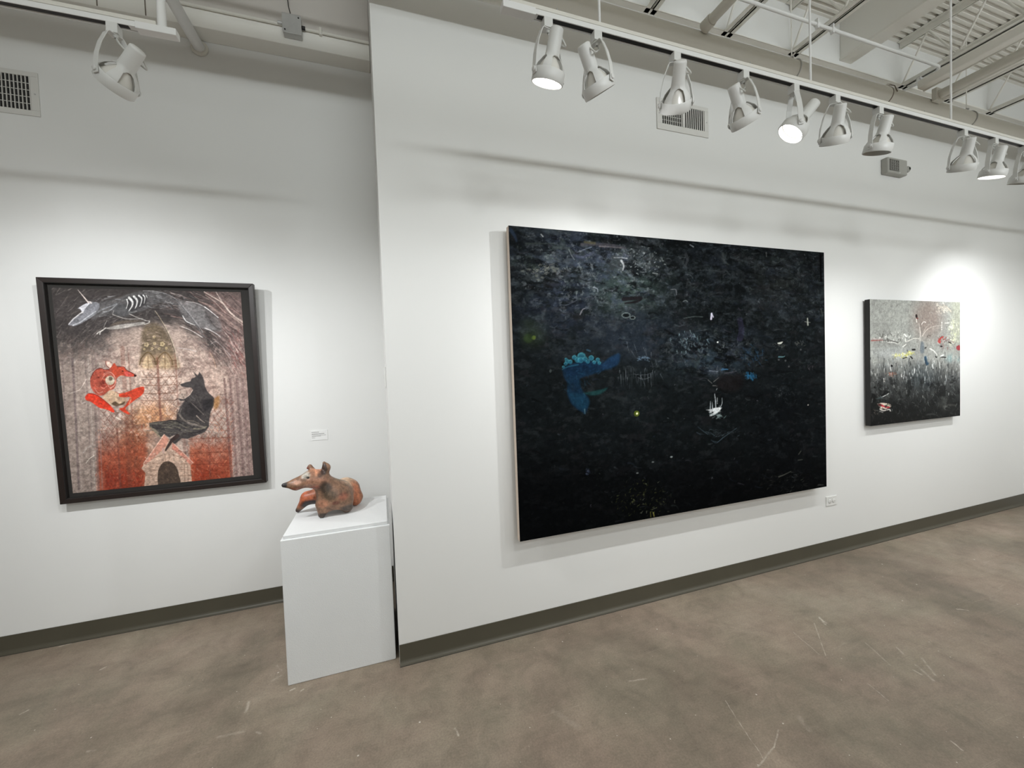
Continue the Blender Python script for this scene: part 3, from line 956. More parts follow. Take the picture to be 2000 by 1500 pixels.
# grey wall box with a grille
M_GREYBOX = plain('grey_plastic', srgb(168, 167, 161), 0.5, var=0.03)
M_GRILLE = plain('grille_grey', srgb(132, 131, 126), 0.6)
t = empty('wall_box', (4.02, YA, 3.03), 'small grey wall box with a barred grille, under the right end of the track', 'wall box')
MB().box(-0.138, 0.105, -0.048, 0.0, -0.060, 0.062).build('box_body', M_GREYBOX, t, bevel=0.008)
g = MB()
for i in range(5):
    z0 = -0.040 + i * 0.0195
    g.box(-0.118, -0.008, -0.052, -0.047, z0, z0 + 0.006)
for i in range(5):
    x0 = -0.118 + i * 0.026
    g.box(x0, x0 + 0.006, -0.052, -0.047, -0.040, 0.044)
g.build('grille', M_GRILLE, t)
MB().box(-0.120, -0.006, -0.0486, -0.0478, -0.042, 0.046).build('grille_backing', M_GRILLE, t)
MB().lathe([(0.0005, -0.0510), (0.004, -0.0500), (0.0045, -0.047)], 12, 'y', (0.005, 0, -0.050)).build('indicator', M_WHITE, t)
MB().tube([(0.105, -0.012, -0.005), (0.135, -0.012, 0.004)], 0.008, 10).lathe([(0.012, -0.040), (0.024, -0.030), (0.026, -0.018), (0.012, -0.008)], 16, 'y', (0.152, 0, 0.008)).build('shadow_leaf', M_GREYBOX, t, smooth=True)  # solid leaf piece standing in for a shadow on the wall beside the box

# outlet
M_PLATE = plain('outlet_plastic', (0.78, 0.78, 0.76, 1), 0.35)
t = empty('wall_outlet', (3.264, YA, 0.413), 'small white double power outlet low on the wall, right of the dark painting', 'outlet')
MB().box(-0.058, 0.058, -0.006, 0.0, -0.036, 0.036).build('cover_plate', M_PLATE, t, bevel=0.002)
for s in (-1, 1):
    r = MB().lathe([(0.0005, -0.0085), (0.0155, -0.0085), (0.017, -0.0075), (0.017, -0.005)], 20, 'y', (s * 0.021, 0, 0)).build('receptacle', M_PLATE, t, smooth=True)
    hm = MB()
    hm.box(s * 0.021 - 0.006, s * 0.021 + 0.003, -0.0089, -0.0084, 0.005, 0.0072)
    hm.box(s * 0.021 - 0.006, s * 0.021 + 0.003, -0.0089, -0.0084, -0.0072, -0.005)
    hm.box(s * 0.021 + 0.007, s * 0.021 + 0.0105, -0.0089, -0.0084, -0.002, 0.002)
    hm.build('slots', M_GRILLE, r)
    MB().lathe([(0.0168, -0.0062), (0.0185, -0.0062)], 20, 'y', (s * 0.021, 0, 0)).build('rim', M_GRILLE, r)

# switch plate on the end face of the right wall
t = empty('switch_plate', (XC, 2.36, 1.494), 'thin white switch plate seen edge-on at the corner of the right wall', 'switch')
MB().box(-0.009, 0.0, -0.036, 0.036, -0.058, 0.058).build('cover_plate', M_PLATE, t, bevel=0.002)
MB().box(-0.014, -0.009, -0.006, 0.006, -0.010, 0.014).build('toggle', M_PLATE, t)

# caption card with its lines of tiny print
t = empty('caption_card', (-0.420, YB, 1.108), 'small white caption card on the left wall above the clay dog', 'caption card')
MB().box(-0.053, 0.053, -0.003, 0.0, -0.034, 0.034).build('card', plain('card_stock', (0.83, 0.83, 0.82, 1), 0.7), t)
pr = MB()
rng = random.Random(4)
for (zz, w, hh) in ((0.022, 0.045, 0.0034), (0.010, 0.080, 0.0036), (0.000, 0.090, 0.0020), (-0.006, 0.058, 0.0020), (-0.016, 0.020, 0.0024)):
    x = -0.047
    while x < -0.047 + w:
        ww = rng.uniform(0.004, 0.013)
        pr.box(x, min(x + ww, -0.047 + w), -0.0033, -0.0029, zz - hh / 2, zz + hh / 2)
        x += ww + 0.0018
pr.build('printed_lines', plain('ink', srgb(96, 92, 90), 0.8), t)

# ------------------------------------------------------------------ paintings
# Each painted sheet is a fine grid; its pigment is a colour attribute brushed on stroke by stroke.
# Strokes are written in sheet coordinates taken down in the photograph's pixel scale.
def smooth01(t):
    t = np.clip(t, 0, 1)
    return t * t * (3 - 2 * t)

def spline(pts, n=8):
    P = [np.array(p, float) for p in pts]
    out = []
    for i in range(len(P) - 1):
        p0, p1, p2, p3 = P[max(i - 1, 0)], P[i], P[i + 1], P[min(i + 2, len(P) - 1)]
        for q in range(n):
            u = q / n
            out.append(0.5 * ((2 * p1) + (p2 - p0) * u + (2 * p0 - 5 * p1 + 4 * p2 - p3) * u * u + (3 * p1 - p0 - 3 * p2 + p3) * u ** 3))
    out.append(P[-1])
    return np.array(out)

class Sheet:
    def __init__(self, origin, ux, uz, w, h, nx, ny, seed=0):
        """origin: top-left corner; ux, uz: unit vectors right and down; w, h in metres"""
        self.o, self.ux, self.uz = np.array(origin), np.array(ux), np.array(uz)
        self.w, self.h, self.nx, self.ny = w, h, nx, ny
        self.U, self.V = np.meshgrid(np.linspace(0, 1, nx), np.linspace(0, 1, ny))
        W = self.o + (self.U * w)[..., None] * self.ux + (self.V * h)[..., None] * self.uz
        d = (W - CAM_POS) @ ROT.T
        self.X = 1000 + FPX * d[..., 0] / d[..., 2]
        self.Y = 750 + FPX * d[..., 1] / d[..., 2]
        self.img = np.zeros((ny, nx, 3))
        self.rs = np.random.RandomState(seed)
    def noise(self, su, sv, octaves=4, gain=0.55, ang=0.0, seed=None):
        rs = np.random.RandomState(self.rs.randint(1 << 30) if seed is None else seed)
        u, v = self.U - 0.5, (self.V - 0.5) * self.h / self.w
        a = math.radians(ang)
        u, v = u * math.cos(a) + v * math.sin(a), -u * math.sin(a) + v * math.cos(a)
        tot, amp, nrm = 0, 1.0, 0
        for _ in range(octaves):
            g = rs.rand(64, 64)
            x, y = u * su + 37.3, v * sv + 21.7
            xi, yi = np.floor(x).astype(int), np.floor(y).astype(int)
            fx, fy = smooth01(x - xi), smooth01(y - yi)
            G = lambda i, j: g[(yi + j) % 64, (xi + i) % 64]
            tot = tot + amp * ((G(0, 0) * (1 - fx) + G(1, 0) * fx) * (1 - fy) + (G(0, 1) * (1 - fx) + G(1, 1) * fx) * fy)
            nrm += amp
            amp *= gain; su *= 2.03; sv *= 2.03
        return tot / nrm
    def put(self, mask, col, sl=None):
        c = np.array(col, float) / 255.0 if not isinstance(col, np.ndarray) else col
        t = self.img if sl is None else self.img[sl]
        t[:] = t * (1 - mask[..., None]) + c * mask[..., None]
    def box(self, x0, x1, y0, y1):
        m = (self.X >= x0) & (self.X <= x1) & (self.Y >= y0) & (self.Y <= y1)
        if not m.any(): return None
        r, c = np.any(m, 1), np.any(m, 0)
        r0, r1 = np.argmax(r), len(r) - np.argmax(r[::-1])
        c0, c1 = np.argmax(c), len(c) - np.argmax(c[::-1])
        return (slice(r0, r1), slice(c0, c1))
    def fill(self, pts, col, a=1.0, soft=1.0, sm=True, tex=0.0):
        Q = spline(list(pts) + [pts[0]], 5)[:-1] if sm else np.array(pts, float)
        s = self.box(Q[:, 0].min() - soft - 1, Q[:, 0].max() + soft + 1, Q[:, 1].min() - soft - 1, Q[:, 1].max() + soft + 1)
        if s is None: return
        X, Y = self.X[s], self.Y[s]
        ins = np.zeros(X.shape, bool)
        dm = np.full(X.shape, 1e9)
        for i in range(len(Q)):
            (x0, y0), (x1, y1) = Q[i - 1], Q[i]
            c = (y0 > Y) != (y1 > Y)
            if y0 != y1:
                ins ^= c & (X < (x1 - x0) * (Y - y0) / (y1 - y0) + x0)
            dx, dy = x1 - x0, y1 - y0
            L = dx * dx + dy * dy
            t = np.clip(((X - x0) * dx + (Y - y0) * dy) / L, 0, 1) if L > 0 else 0
            dm = np.minimum(dm, (X - x0 - t * dx) ** 2 + (Y - y0 - t * dy) ** 2)
        sd = np.where(ins, 1, -1) * np.sqrt(dm)
        mk = smooth01(sd / (2 * soft) + 0.5) * a
        if tex > 0:
            mk = mk * np.clip(1 - tex + tex * 2 * self.tex[s], 0, 1)
        self.put(mk, col, s)
    def line(self, pts, w, col, a=1.0, soft=0.7, sm=True, tex=0.0):
        """w: width, or (start, end) widths"""
        Q = spline(pts, 6) if sm and len(pts) > 2 else np.array(pts, float)
        n = len(Q)
        w0, w1 = w if isinstance(w, tuple) else (w, w)
        pad = max(w0, w1) + soft + 1
        s = self.box(Q[:, 0].min() - pad, Q[:, 0].max() + pad, Q[:, 1].min() - pad, Q[:, 1].max() + pad)
        if s is None: return
        X, Y = self.X[s], self.Y[s]
        mk = np.zeros(X.shape)
        for i in range(n - 1):
            (x0, y0), (x1, y1) = Q[i], Q[i + 1]
            dx, dy = x1 - x0, y1 - y0
            L = dx * dx + dy * dy
            if L == 0: continue
            t = np.clip(((X - x0) * dx + (Y - y0) * dy) / L, 0, 1)
            d = np.sqrt((X - x0 - t * dx) ** 2 + (Y - y0 - t * dy) ** 2)
            ww = (w0 + (w1 - w0) * (i + t) / (n - 1)) / 2
            mk = np.maximum(mk, smooth01((ww - d) / (2 * soft) + 0.5) * np.minimum(1, 2 * ww / 0.9))
        if tex > 0:
            mk = mk * np.clip(1 - tex + tex * 2 * self.tex[s], 0, 1)
        self.put(mk * a, col, s)
    def dot(self, x, y, r, col, a=1.0, ry=None, soft=0.6):
        ry = ry or r
        s = self.box(x - r - 2, x + r + 2, y - ry - 2, y + ry + 2)
        if s is None: return
        q = np.sqrt(((self.X[s] - x) / r) ** 2 + ((self.Y[s] - y) / ry) ** 2)
        self.put(smooth01((1 - q) * min(r, ry) / (2 * soft) + 0.5) * a, col, s)
    def dabs(self, n, mask, cols, lw, ww, ang, da, alpha, bend=0.2):
        """n short strokes, placed where mask is high, lengths lw, widths ww, direction ang+-da degrees"""
        p = np.clip(mask, 0, None).ravel()
        idx = self.rs.choice(p.size, n, p=p / p.sum())
        for i in idx:
            x, y = self.X.ravel()[i], self.Y.ravel()[i]
            L = self.rs.uniform(*lw)
            t = math.radians((ang(x, y) if callable(ang) else ang) + self.rs.uniform(-da, da))
            c, s_ = math.cos(t) * L / 2, math.sin(t) * L / 2
            b = self.rs.uniform(-bend, bend) * L
            self.line([(x - c, y - s_), (x - s_ / (L + .01) * b, y + c / (L + .01) * b), (x + c, y + s_)], (self.rs.uniform(*ww), self.rs.uniform(*ww) * 0.4),
                      cols[self.rs.randint(len(cols))], self.rs.uniform(*alpha), 0.6)
    def sd(self, x, y, rx, ry):
        return np.sqrt(((self.X - x) / rx) ** 2 + ((self.Y - y) / ry) ** 2)
    def build(self, name, mat, parent, gain=1.0, inv=None):
        W = self.o + (self.U * self.w)[..., None] * self.ux + (self.V * self.h)[..., None] * self.uz
        V = W.reshape(-1, 3)
        if inv is not None:
            V = V @ np.array(inv.to_3x3()).T + np.array(inv.translation)
        nx, ny = self.nx, self.ny
        i = np.arange(nx * ny).reshape(ny, nx)
        F = np.stack([i[1:, :-1], i[1:, 1:], i[:-1, 1:], i[:-1, :-1]], -1).reshape(-1, 4)
        me = bpy.data.meshes.new(name)
        me.vertices.add(len(V)); me.vertices.foreach_set('co', V.astype(np.float32).ravel())
        me.loops.add(F.size); me.loops.foreach_set('vertex_index', F.astype(np.int32).ravel())
        me.polygons.add(len(F)); me.polygons.foreach_set('loop_start', np.arange(0, F.size, 4, dtype=np.int32))
        me.update(calc_edges=True)
        c = np.clip(self.img, 0, 1).reshape(-1, 3)
        l = np.where(c <= 0.04045, c / 12.92, ((c + 0.055) / 1.055) ** 2.4) * gain
        at = me.color_attributes.new('pigment', 'FLOAT_COLOR', 'POINT')
        at.data.foreach_set('color', np.c_[np.clip(l, 0, 0.95), np.ones(len(l))].astype(np.float32).ravel())
        me.materials.append(mat)
        o = bpy.data.objects.new(name, me)
        COL.objects.link(o)
        if parent: o.parent = parent
        return o

def pigment_mat(name, rough, spec, bump, bscale, stretch=(1, 1, 1)):
    k = NT(name)
    at = k.n('ShaderNodeAttribute'); at.attribute_name = 'pigment'
    tc = k.n('ShaderNodeTexCoord')
    mp = k.n('ShaderNodeMapping'); k.l(tc.outputs['Object'], mp.inputs['Vector']); mp.inputs['Scale'].default_value = stretch
    no = k.n('ShaderNodeTexNoise'); k.l(mp.outputs[0], no.inputs['Vector']); k.val(no, Scale=bscale, Detail=5.0, Roughness=0.7)
    mr = k.n('ShaderNodeMapRange'); k.l(no.outputs['Fac'], mr.inputs['Value']); k.val(mr, **{'From Min': 0.3, 'From Max': 0.7, 'To Min': 0.84, 'To Max': 1.16})
    mx = k.n('ShaderNodeMix', data_type='RGBA', blend_type='MULTIPLY'); mx.inputs[0].default_value = 1.0
    k.l(at.outputs['Color'], mx.inputs[6]); k.l(mr.outputs[0], mx.inputs[7])
    k.l(mx.outputs[2], k.b.inputs['Base Color'])
    k.val(k.b, Roughness=rough); k.b.inputs['Specular IOR Level'].default_value = spec
    if bump > 0:
        bp = k.n('ShaderNodeBump'); k.val(bp, Strength=bump, Distance=0.002); k.l(no.outputs['Fac'], bp.inputs['Height']); k.l(bp.outputs[0], k.b.inputs['Normal'])
    return k.m

def crop(ox, oy, s):
    return lambda *f: [(ox + f[i] / s, oy + f[i + 1] / s) for i in range(0, len(f), 2)]

# ------------------------------------------------------------------ framed drawing on the left wall (leans out a little at the top)
M_FRAME = plain('dark_stained_wood', srgb(33, 24, 21), 0.42, var=0.25, vscale=14, spec=0.45)
M_MAT = plain('charcoal_mat', srgb(50, 48, 46), 0.8, spec=0.2)
M_REBATE = plain('frame_rebate', srgb(24, 20, 18), 0.7)
FT = math.asin(0.055 / 1.290)
fr = empty('framed_picture', (-1.263, 2.970, 0.829), 'framed drawing of animals and a doghouse in a dark wooden frame, left wall', 'picture', rot=(FT, 0, 0))
FM = Matrix.Translation((-1.263, 2.970, 0.829)) @ Matrix.Rotation(FT, 4, 'X')
FW, FH, FB = 0.520, 1.290, 0.0265
mo = MB()
def rail(a0, a1, b0, b1):      # mitred rail: outer edge a0-a1, inner edge b0-b1 in (x, z)
    vs = []
    for (x, z), rim in ((a0, 0), (a1, 0), (b1, 1), (b0, 1)):
        vs += [(x, 0.0 if not rim else 0.002, z), (x, 0.040, z)]
    mo.add(vs, [(0, 2, 4, 6), (7, 5, 3, 1), (0, 1, 3, 2), (2, 3, 5, 4), (4, 5, 7, 6), (6, 7, 1, 0)])
O = [(-FW, 0), (FW, 0), (FW, FH), (-FW, FH)]
I = [(-FW + FB, FB), (FW - FB, FB), (FW - FB, FH - FB), (-FW + FB, FH - FB)]
for i in range(4):
    j = (i + 1) % 4
    rail(O[i], O[j], I[i], I[j])
mo.build('frame_moulding', M_FRAME, fr, bevel=0.0015)
sp = MB()
b = FB
sp.box(-FW + b - 0.002, -FW + b + 0.002, 0.004, 0.036, b, FH - b).box(FW - b - 0.002, FW - b + 0.002, 0.004, 0.036, b, FH - b)
sp.box(-FW + b, FW - b, 0.004, 0.036, b - 0.002, b + 0.002).box(-FW + b, FW - b, 0.004, 0.036, FH - b - 0.002, FH - b + 0.002)
sp.build('rebate', M_REBATE, fr)
MB().box(-FW + b, FW - b, 0.030, 0.038, b, FH - b).build('mat_board', M_MAT, fr)
k = NT('picture_glass')
g1 = k.n('ShaderNodeBsdfTransparent'); g2 = k.n('ShaderNodeBsdfGlossy'); g2.inputs['Roughness'].default_value = 0.02
ms = k.n('ShaderNodeMixShader'); fz = k.n('ShaderNodeFresnel'); fz.inputs['IOR'].default_value = 1.08
k.l(fz.outputs[0], ms.inputs[0]); k.l(g1.outputs[0], ms.inputs[1]); k.l(g2.outputs[0], ms.inputs[2])
k.l(ms.outputs[0], k.t.nodes['Material Output'].inputs['Surface'])
MB().box(-FW + b, FW - b, 0.0085, 0.0100, b, FH - b).build('glass', k.m, fr)

AX0, AX1, AZ0, AZ1 = (-0.4745, 0.4425, 0.0515, 1.2385)
tl = FM @ Vector((AX0, 0.0292, AZ1)); 
ux = (FM.to_3x3() @ Vector((1, 0, 0))); uz = (FM.to_3x3() @ Vector((0, 0, -1)))
A = Sheet(tl, ux, uz, AX1 - AX0, AZ1 - AZ0, 430, 560, 7)
X, Y = A.X, A.Y
A.tex = A.noise(70, 70, 4, 0.7)
c1, c2, c3, c4, c5, c6 = crop(60, 530, 8.333), crop(280, 540, 8.333), crop(100, 680, 9.376), crop(280, 680, 7.5), crop(100, 820, 8.824), crop(260, 800, 7.407)
rgb = lambda *c: np.array(c) / 255.0
# ground tones
A.img[:] = rgb(166, 148, 138)
n1 = A.noise(5, 5, 5); n2 = A.noise(9, 9, 5)
arch = A.sd(300, 830, 165, 232) + 0.35 * (n1 - 0.5)
up = smooth01((735 - Y) / 60 + 0.3 * (n2 - 0.5))
A.put(smooth01((arch - 0.80) / 0.16) * up, rgb(66, 61, 60))
A.put(smooth01((arch - 0.95) / 0.2) * smooth01((X - 380) / 60) * smooth01((760 - Y) / 80) * 0.75, rgb(128, 108, 104))
A.put(smooth01((Y - 590) / -30) * 0.5, rgb(58, 54, 52))
# pale stone light in the middle, warm glow below
A.put(smooth01(1.15 - A.sd(300, 745, 85, 95)) * 0.75, rgb(214, 188, 172))
A.put(smooth01(1.15 - A.sd(190, 745, 50, 90)) * 0.5, rgb(196, 176, 166))
A.put(smooth01(1.1 - A.sd(410, 760, 60, 90)) * 0.5, rgb(196, 164, 150))
A.put(smooth01(1.2 - A.sd(300, 815, 60, 36)) * 0.7, rgb(206, 142, 92))
A.put(smooth01((Y - 800) / 60) * smooth01(1 - np.abs(X - 262) / 62) * 0.8, rgb(150, 92, 62))
nb = A.noise(30, 30, 4, .7)
A.put(smooth01((nb - .5) * 6) * smooth01((Y - 640) / 60) * .45, rgb(112, 90, 84))
A.put(smooth01((.46 - nb) * 6) * smooth01((Y - 640) / 60) * .5, rgb(222, 198, 184))
# side piers
A.put(smooth01((198 - X - (Y - 850) * 0.05) / 12) * smooth01((Y - 640) / 100) * 0.7, rgb(150, 136, 128))
A.put(smooth01((X - 440) / 10) * smooth01((Y - 690) / 60) * 0.6, rgb(146, 122, 116))
# red washes
A.put(smooth01((Y - 830 + 40 * (n1 - .5)) / 65) * smooth01((X - 186) / 8) * smooth01((292 - X) / 10) * (.55 + .6 * (n2 - .2)), rgb(150, 66, 44))
A.put(smooth01((Y - 905) / 30) * smooth01((X - 200) / 10) * smooth01((290 - X) / 20) * (.2 + .8 * n1), rgb(130, 46, 32))
A.put(smooth01((Y - 838 + 40 * (n2 - .5)) / 45) * smooth01((X - 366) / 8) * smooth01((456 - X) / 6) * (.5 + .6 * (n1 - .2)), rgb(160, 72, 46))
A.put(smooth01((Y - 885) / 30) * smooth01((X - 372) / 10) * smooth01((452 - X) / 8) * (.2 + .7 * n2), rgb(136, 48, 30))
redz = (smooth01((Y - 815) / 40) * (((X > 186) & (X < 290)) | ((X > 366) & (X < 456)))).astype(float)
A.dabs(420, redz, [(196, 120, 88), (112, 50, 36), (178, 92, 64), (206, 140, 108), (98, 44, 34), (150, 60, 44)], (3, 11), (.8, 2.6), 60, 60, (.2, .6), .4)
# olive lancet at the top of the middle window
A.fill(c1(1780, 1500, 1790, 1250, 1800, 1050, 1830, 930, 1920, 860, 2050, 850) + c2(330, 850, 420, 980, 480, 1130, 510, 1290, 560, 1500), (98, 85, 68), 0.85, 5)
A.fill(c2(-20, 1290, 240, 1270, 480, 1280, 560, 1500, -40, 1500), (176, 146, 120), 0.6, 6)
# vertical mouldings on the piers
for x0, w, col, a in ((127, 3, (112, 98, 96), .5), (147, 4, (104, 90, 92), .6), (152, 2, (186, 172, 164), .45), (172, 3, (112, 98, 96), .5), (178, 2, (190, 178, 170), .5), (186, 5, (116, 100, 98), .5), (193, 3, (134, 112, 110), .5)):
    A.line([(x0 - 6, 700), (x0, 800), (x0 + 7, 955)], w, col, a, 1.2, tex=.5)
for x0, w, col, a in ((446, 4, (104, 78, 76), .6), (451, 1.5, (206, 176, 164), .6), (457, 3, (112, 88, 86), .6), (462, 2, (198, 172, 162), .5), (470, 4, (116, 94, 92), .6), (476, 2, (196, 176, 170), .5), (482, 3, (120, 98, 98), .5)):
    A.line([(x0 - 8, 740), (x0, 850), (x0 + 6, 935)], w, col, a, 1.2, tex=.5)
for x0, y0, y1, w, a in ((247, 680, 950, 9, .35), (258, 690, 930, 3, .4), (232, 838, 955, 3.5, .6), (311, 700, 835, 4.5, .6), (345, 690, 790, 3, .4), (360, 835, 900, 6, .3), (409, 855, 930, 3.5, .5)):
    A.line([(x0 - (y1 - y0) * .03, y0), (x0, (y0 + y1) / 2), (x0 + (y1 - y0) * .03, y1)], w, (112, 68, 58), a, 1.4, tex=.6)
# leaded tracery: scalloped rows
def tracery(x0, x1, y0, y1, pitch, col, a, slope=0.0):
    y = y0; r = 0
    while y < y1:
        x = x0 + (pitch / 2 if r % 2 else 0) + (y - y0) * slope
        while x < x1 + (y - y0) * slope:
            p = pitch
            A.line([(x, y), (x + p * .3, y + p * .42), (x + p * .5, y + p * .5), (x + p * .7, y + p * .42), (x + p, y)], 1.3, col, a * A.rs.uniform(.6, 1), .7)
            if A.rs.rand() < .5:
                A.line([(x + p * .5, y + p * .5), (x + p * .5, y + p * 1.05)], 1.1, col, a * .6, .6)
            if A.rs.rand() < .5:
                A.line([(x + p * .12, y + p * .3), (x + p * .5, y - p * .1), (x + p * .85, y + p * .3)], 1.0, col, a * .7, .6)
            x += p
        y += pitch * .66; r += 1
tracery(278, 345, 726, 830, 15, (116, 76, 62), .55)
tracery(196, 228, 800, 948, 13, (104, 58, 50), .5, .06)
tracery(236, 264, 800, 945, 12, (112, 62, 44), .5, .06)
tracery(180, 215, 700, 760, 14, (140, 120, 112), .35)
tracery(372, 448, 775, 930, 13, (122, 62, 48), .42, .04)
tracery(352, 398, 660, 730, 15, (128, 104, 98), .4)
tracery(130, 180, 820, 960, 16, (120, 106, 100), .25, .05)
tracery(455, 490, 800, 935, 11, (112, 86, 84), .35)
for y in (705, 716, 736, 752, 768, 782):
    A.line([(276, y), (300, y + 1), (345, y - 1)], 1.6, (98, 66, 52), .55, .7, tex=.5)
for y in (858, 886, 908):
    A.line([(368, y), (410, y - 2), (452, y - 4)], 1.6, (104, 48, 34), .5, .8, tex=.4)
# roundels and cusped heads of the lancet
for (x, y, r) in c2(50, 1110, 0, 0)[:1] and [(286, 673, 5.2), (317, 672, 5.4), (302, 671, 3.4), (301, 658, 3.2), (297, 681, 3), (311, 681, 3), (325, 680, 3), (282, 682, 2.6)]:
    A.dot(x, y, r * .9, (172, 152, 116), .6)
    A.line([(x - r * .7, y), (x + r * .7, y)], 1, (112, 94, 68), .7)
    A.line([(x, y - r * .7), (x, y + r * .7)], 1, (112, 94, 68), .7)
    for q in range(5):
        A.dot(x + r * .6 * math.cos(q * 1.257), y + r * .6 * math.sin(q * 1.257), r * .28, (218, 198, 160), .6)
for xc in (289, 322):
    A.line([(xc - 16, 712), (xc - 13, 700), (xc, 688), (xc + 12, 700), (xc + 15, 712)], 2.2, (92, 74, 50), .8)
    A.fill([(xc - 9, 706), (xc - 5, 698), (xc, 692), (xc + 5, 698), (xc + 9, 706), (xc + 10, 718), (xc - 10, 718)], (206, 182, 146), .6, 1.5, tex=.4)
    A.line([(xc, 692), (xc + .5, 722)], 1.4, (96, 72, 52), .7)
# crayon hatching of the sky, sweeping over the arch
def swirl(x, y):
    return math.degrees(math.atan2(x - 300, -(y - 830))) * (1.0)
dark = smooth01((arch - 0.78) / 0.15) * smooth01((740 - Y) / 60)
A.dabs(420, dark * (X < 330), [(104, 98, 96), (128, 120, 116), (44, 40, 40), (86, 74, 68), (150, 140, 136)], (8, 34), (.6, 1.8), lambda x, y: swirl(x, y) - 8, 14, (.15, .5))
A.dabs(420, dark * (X > 330), [(150, 126, 120), (176, 154, 146), (70, 58, 58), (122, 84, 80), (196, 176, 168), (58, 50, 50)], (8, 40), (.6, 2.0), lambda x, y: swirl(x, y) + 4, 12, (.18, .6))
A.dabs(120, smooth01((X - 440) / 30) * smooth01(1 - np.abs(Y - 690) / 60), [(150, 84, 78), (206, 180, 170), (96, 58, 56)], (8, 24), (.6, 1.6), 60, 14, (.3, .7))
A.dabs(160, smooth01(1 - np.abs(arch - .74) / .12) * (Y < 800), [(220, 196, 182), (206, 180, 168), (140, 120, 116)], (6, 20), (.7, 2), swirl, 30, (.2, .5))
A.dabs(500, smooth01((Y - 660) / 60), [(210, 190, 178), (120, 98, 90), (186, 160, 148), (98, 70, 62)], (3, 12), (.5, 1.4), 80, 40, (.12, .4))
A.dabs(260, smooth01((Y - 640) / 60), [(226, 206, 192), (108, 82, 74)], (2, 8), (.5, 1.3), 20, 60, (.15, .45))
# broad strokes at the upper right
for p, w, col, a in (((990, 250, 1160, 350, 1290, 430, 1400, 570, 1500, 660, 1615, 740), (2.0, 3.6), (212, 192, 180), .8),
                     ((1010, 300, 1170, 420, 1300, 560, 1450, 660, 1620, 790), (1, 2.4), (190, 166, 156), .7),
                     ((1180, 250, 1260, 380, 1340, 500, 1420, 590), (.8, 1.8), (222, 206, 196), .75),
                     ((900, 400, 1080, 480, 1240, 600, 1400, 740, 1560, 860), (2.5, 4), (170, 144, 134), .55),
                     ((860, 460, 1040, 560, 1250, 700, 1420, 830, 1600, 960), (2.5, 4.5), (72, 60, 58), .6),
                     ((1250, 430, 1420, 520, 1600, 640), (1, 1.6), (176, 140, 132), .6),
                     ((1280, 840, 1400, 960, 1480, 1100, 1600, 1260), (1.2, 2.2), (88, 60, 60), .6),
                     ((1080, 1240, 1140, 1340, 1180, 1480), (1.5, 2), (196, 164, 140), .6), ((1100, 1230, 1150, 1330, 1195, 1480), (.9, .9), (84, 66, 60), .6),
                     ((1320, 900, 1420, 1040, 1540, 1240), (.8, 1.3), (216, 196, 186), .5)):
    A.line(c2(*p), w, col, a, .8, tex=.35)
# the running skeletal horned beast
A.fill(c1(960, 520, 1100, 510, 1250, 470, 1430, 430, 1580, 370, 1750, 330, 1950, 322) + c2(150, 235, 330, 265, 470, 330, 560, 385, 700, 405, 880, 440, 1000, 500, 1140, 600, 1230, 690, 1280, 860, 1220, 900, 1000, 850, 840, 790, 700, 740, 620, 640, 540, 480, 330, 420, 180, 450, 0, 560) + c1(1750, 660, 1600, 700, 1480, 730, 1340, 700, 1120, 740, 1000, 780), (100, 99, 100), .62, 3, tex=.6)
A.dabs(160, ((A.sd(215, 600, 60, 24) < 1) | (A.sd(330, 590, 55, 26) < 1)).astype(float), [(140, 140, 142), (60, 58, 60), (168, 168, 170), (84, 82, 84)], (6, 22), (.6, 2), lambda x, y: (-14 if x < 260 else 12 if x < 330 else 34), 16, (.2, .55))
A.fill(c2(560, 400, 720, 420, 900, 470, 1010, 560, 1020, 700, 1180, 850, 1060, 870, 900, 820, 760, 740, 640, 600), (136, 132, 132), .6, 3, tex=.5)
A.fill(c1(1300, 560, 1420, 500, 1560, 560, 1640, 680, 1540, 740, 1380, 700), (84, 84, 86), .5, 3)
A.fill(c1(940, 505, 1060, 500, 1120, 545, 1090, 640, 980, 750, 850, 830, 730, 885, 655, 882, 612, 862, 700, 755, 828, 690, 826, 645, 795, 612, 768, 603, 830, 556, 900, 522), (134, 134, 140), .9, 1.2, tex=.3)
A.fill(c1(775, 602, 840, 556, 900, 525, 960, 520, 900, 590, 850, 655, 826, 650, 812, 615), (222, 220, 226), .95, .8)
A.line(c1(618, 862, 690, 780, 800, 690, 850, 660), (1.6, 2.6), (216, 212, 212), .9, .6)
A.line(c1(690, 878, 800, 830, 900, 760, 1000, 690, 1060, 650), (2.4, 1.2), (198, 198, 202), .8, .9)
A.line(c1(650, 858, 740, 780, 850, 690), 1.2, (96, 94, 100), .7, .8)
A.line(c1(765, 298, 850, 400, 940, 510), (.7, 2.6), (222, 208, 200), .95, .4, sm=False)
A.line(c1(935, 495, 965, 500, 985, 515), (2.5, 3.5), (214, 204, 202), .9, .5)
A.line(c1(960, 760, 1100, 660, 1240, 590, 1400, 530), (1.2, 2.8), (160, 162, 166), .6, 1.2)
A.line(c1(1180, 660, 1280, 640, 1400, 540), (2.5, 1.5), (176, 178, 180), .6, 1)
A.fill(c1(1590, 440, 1700, 400, 1830, 380, 1880, 420, 1880, 520, 1780, 600, 1640, 650, 1560, 610, 1570, 500), (52, 50, 52), .7, 1.5)
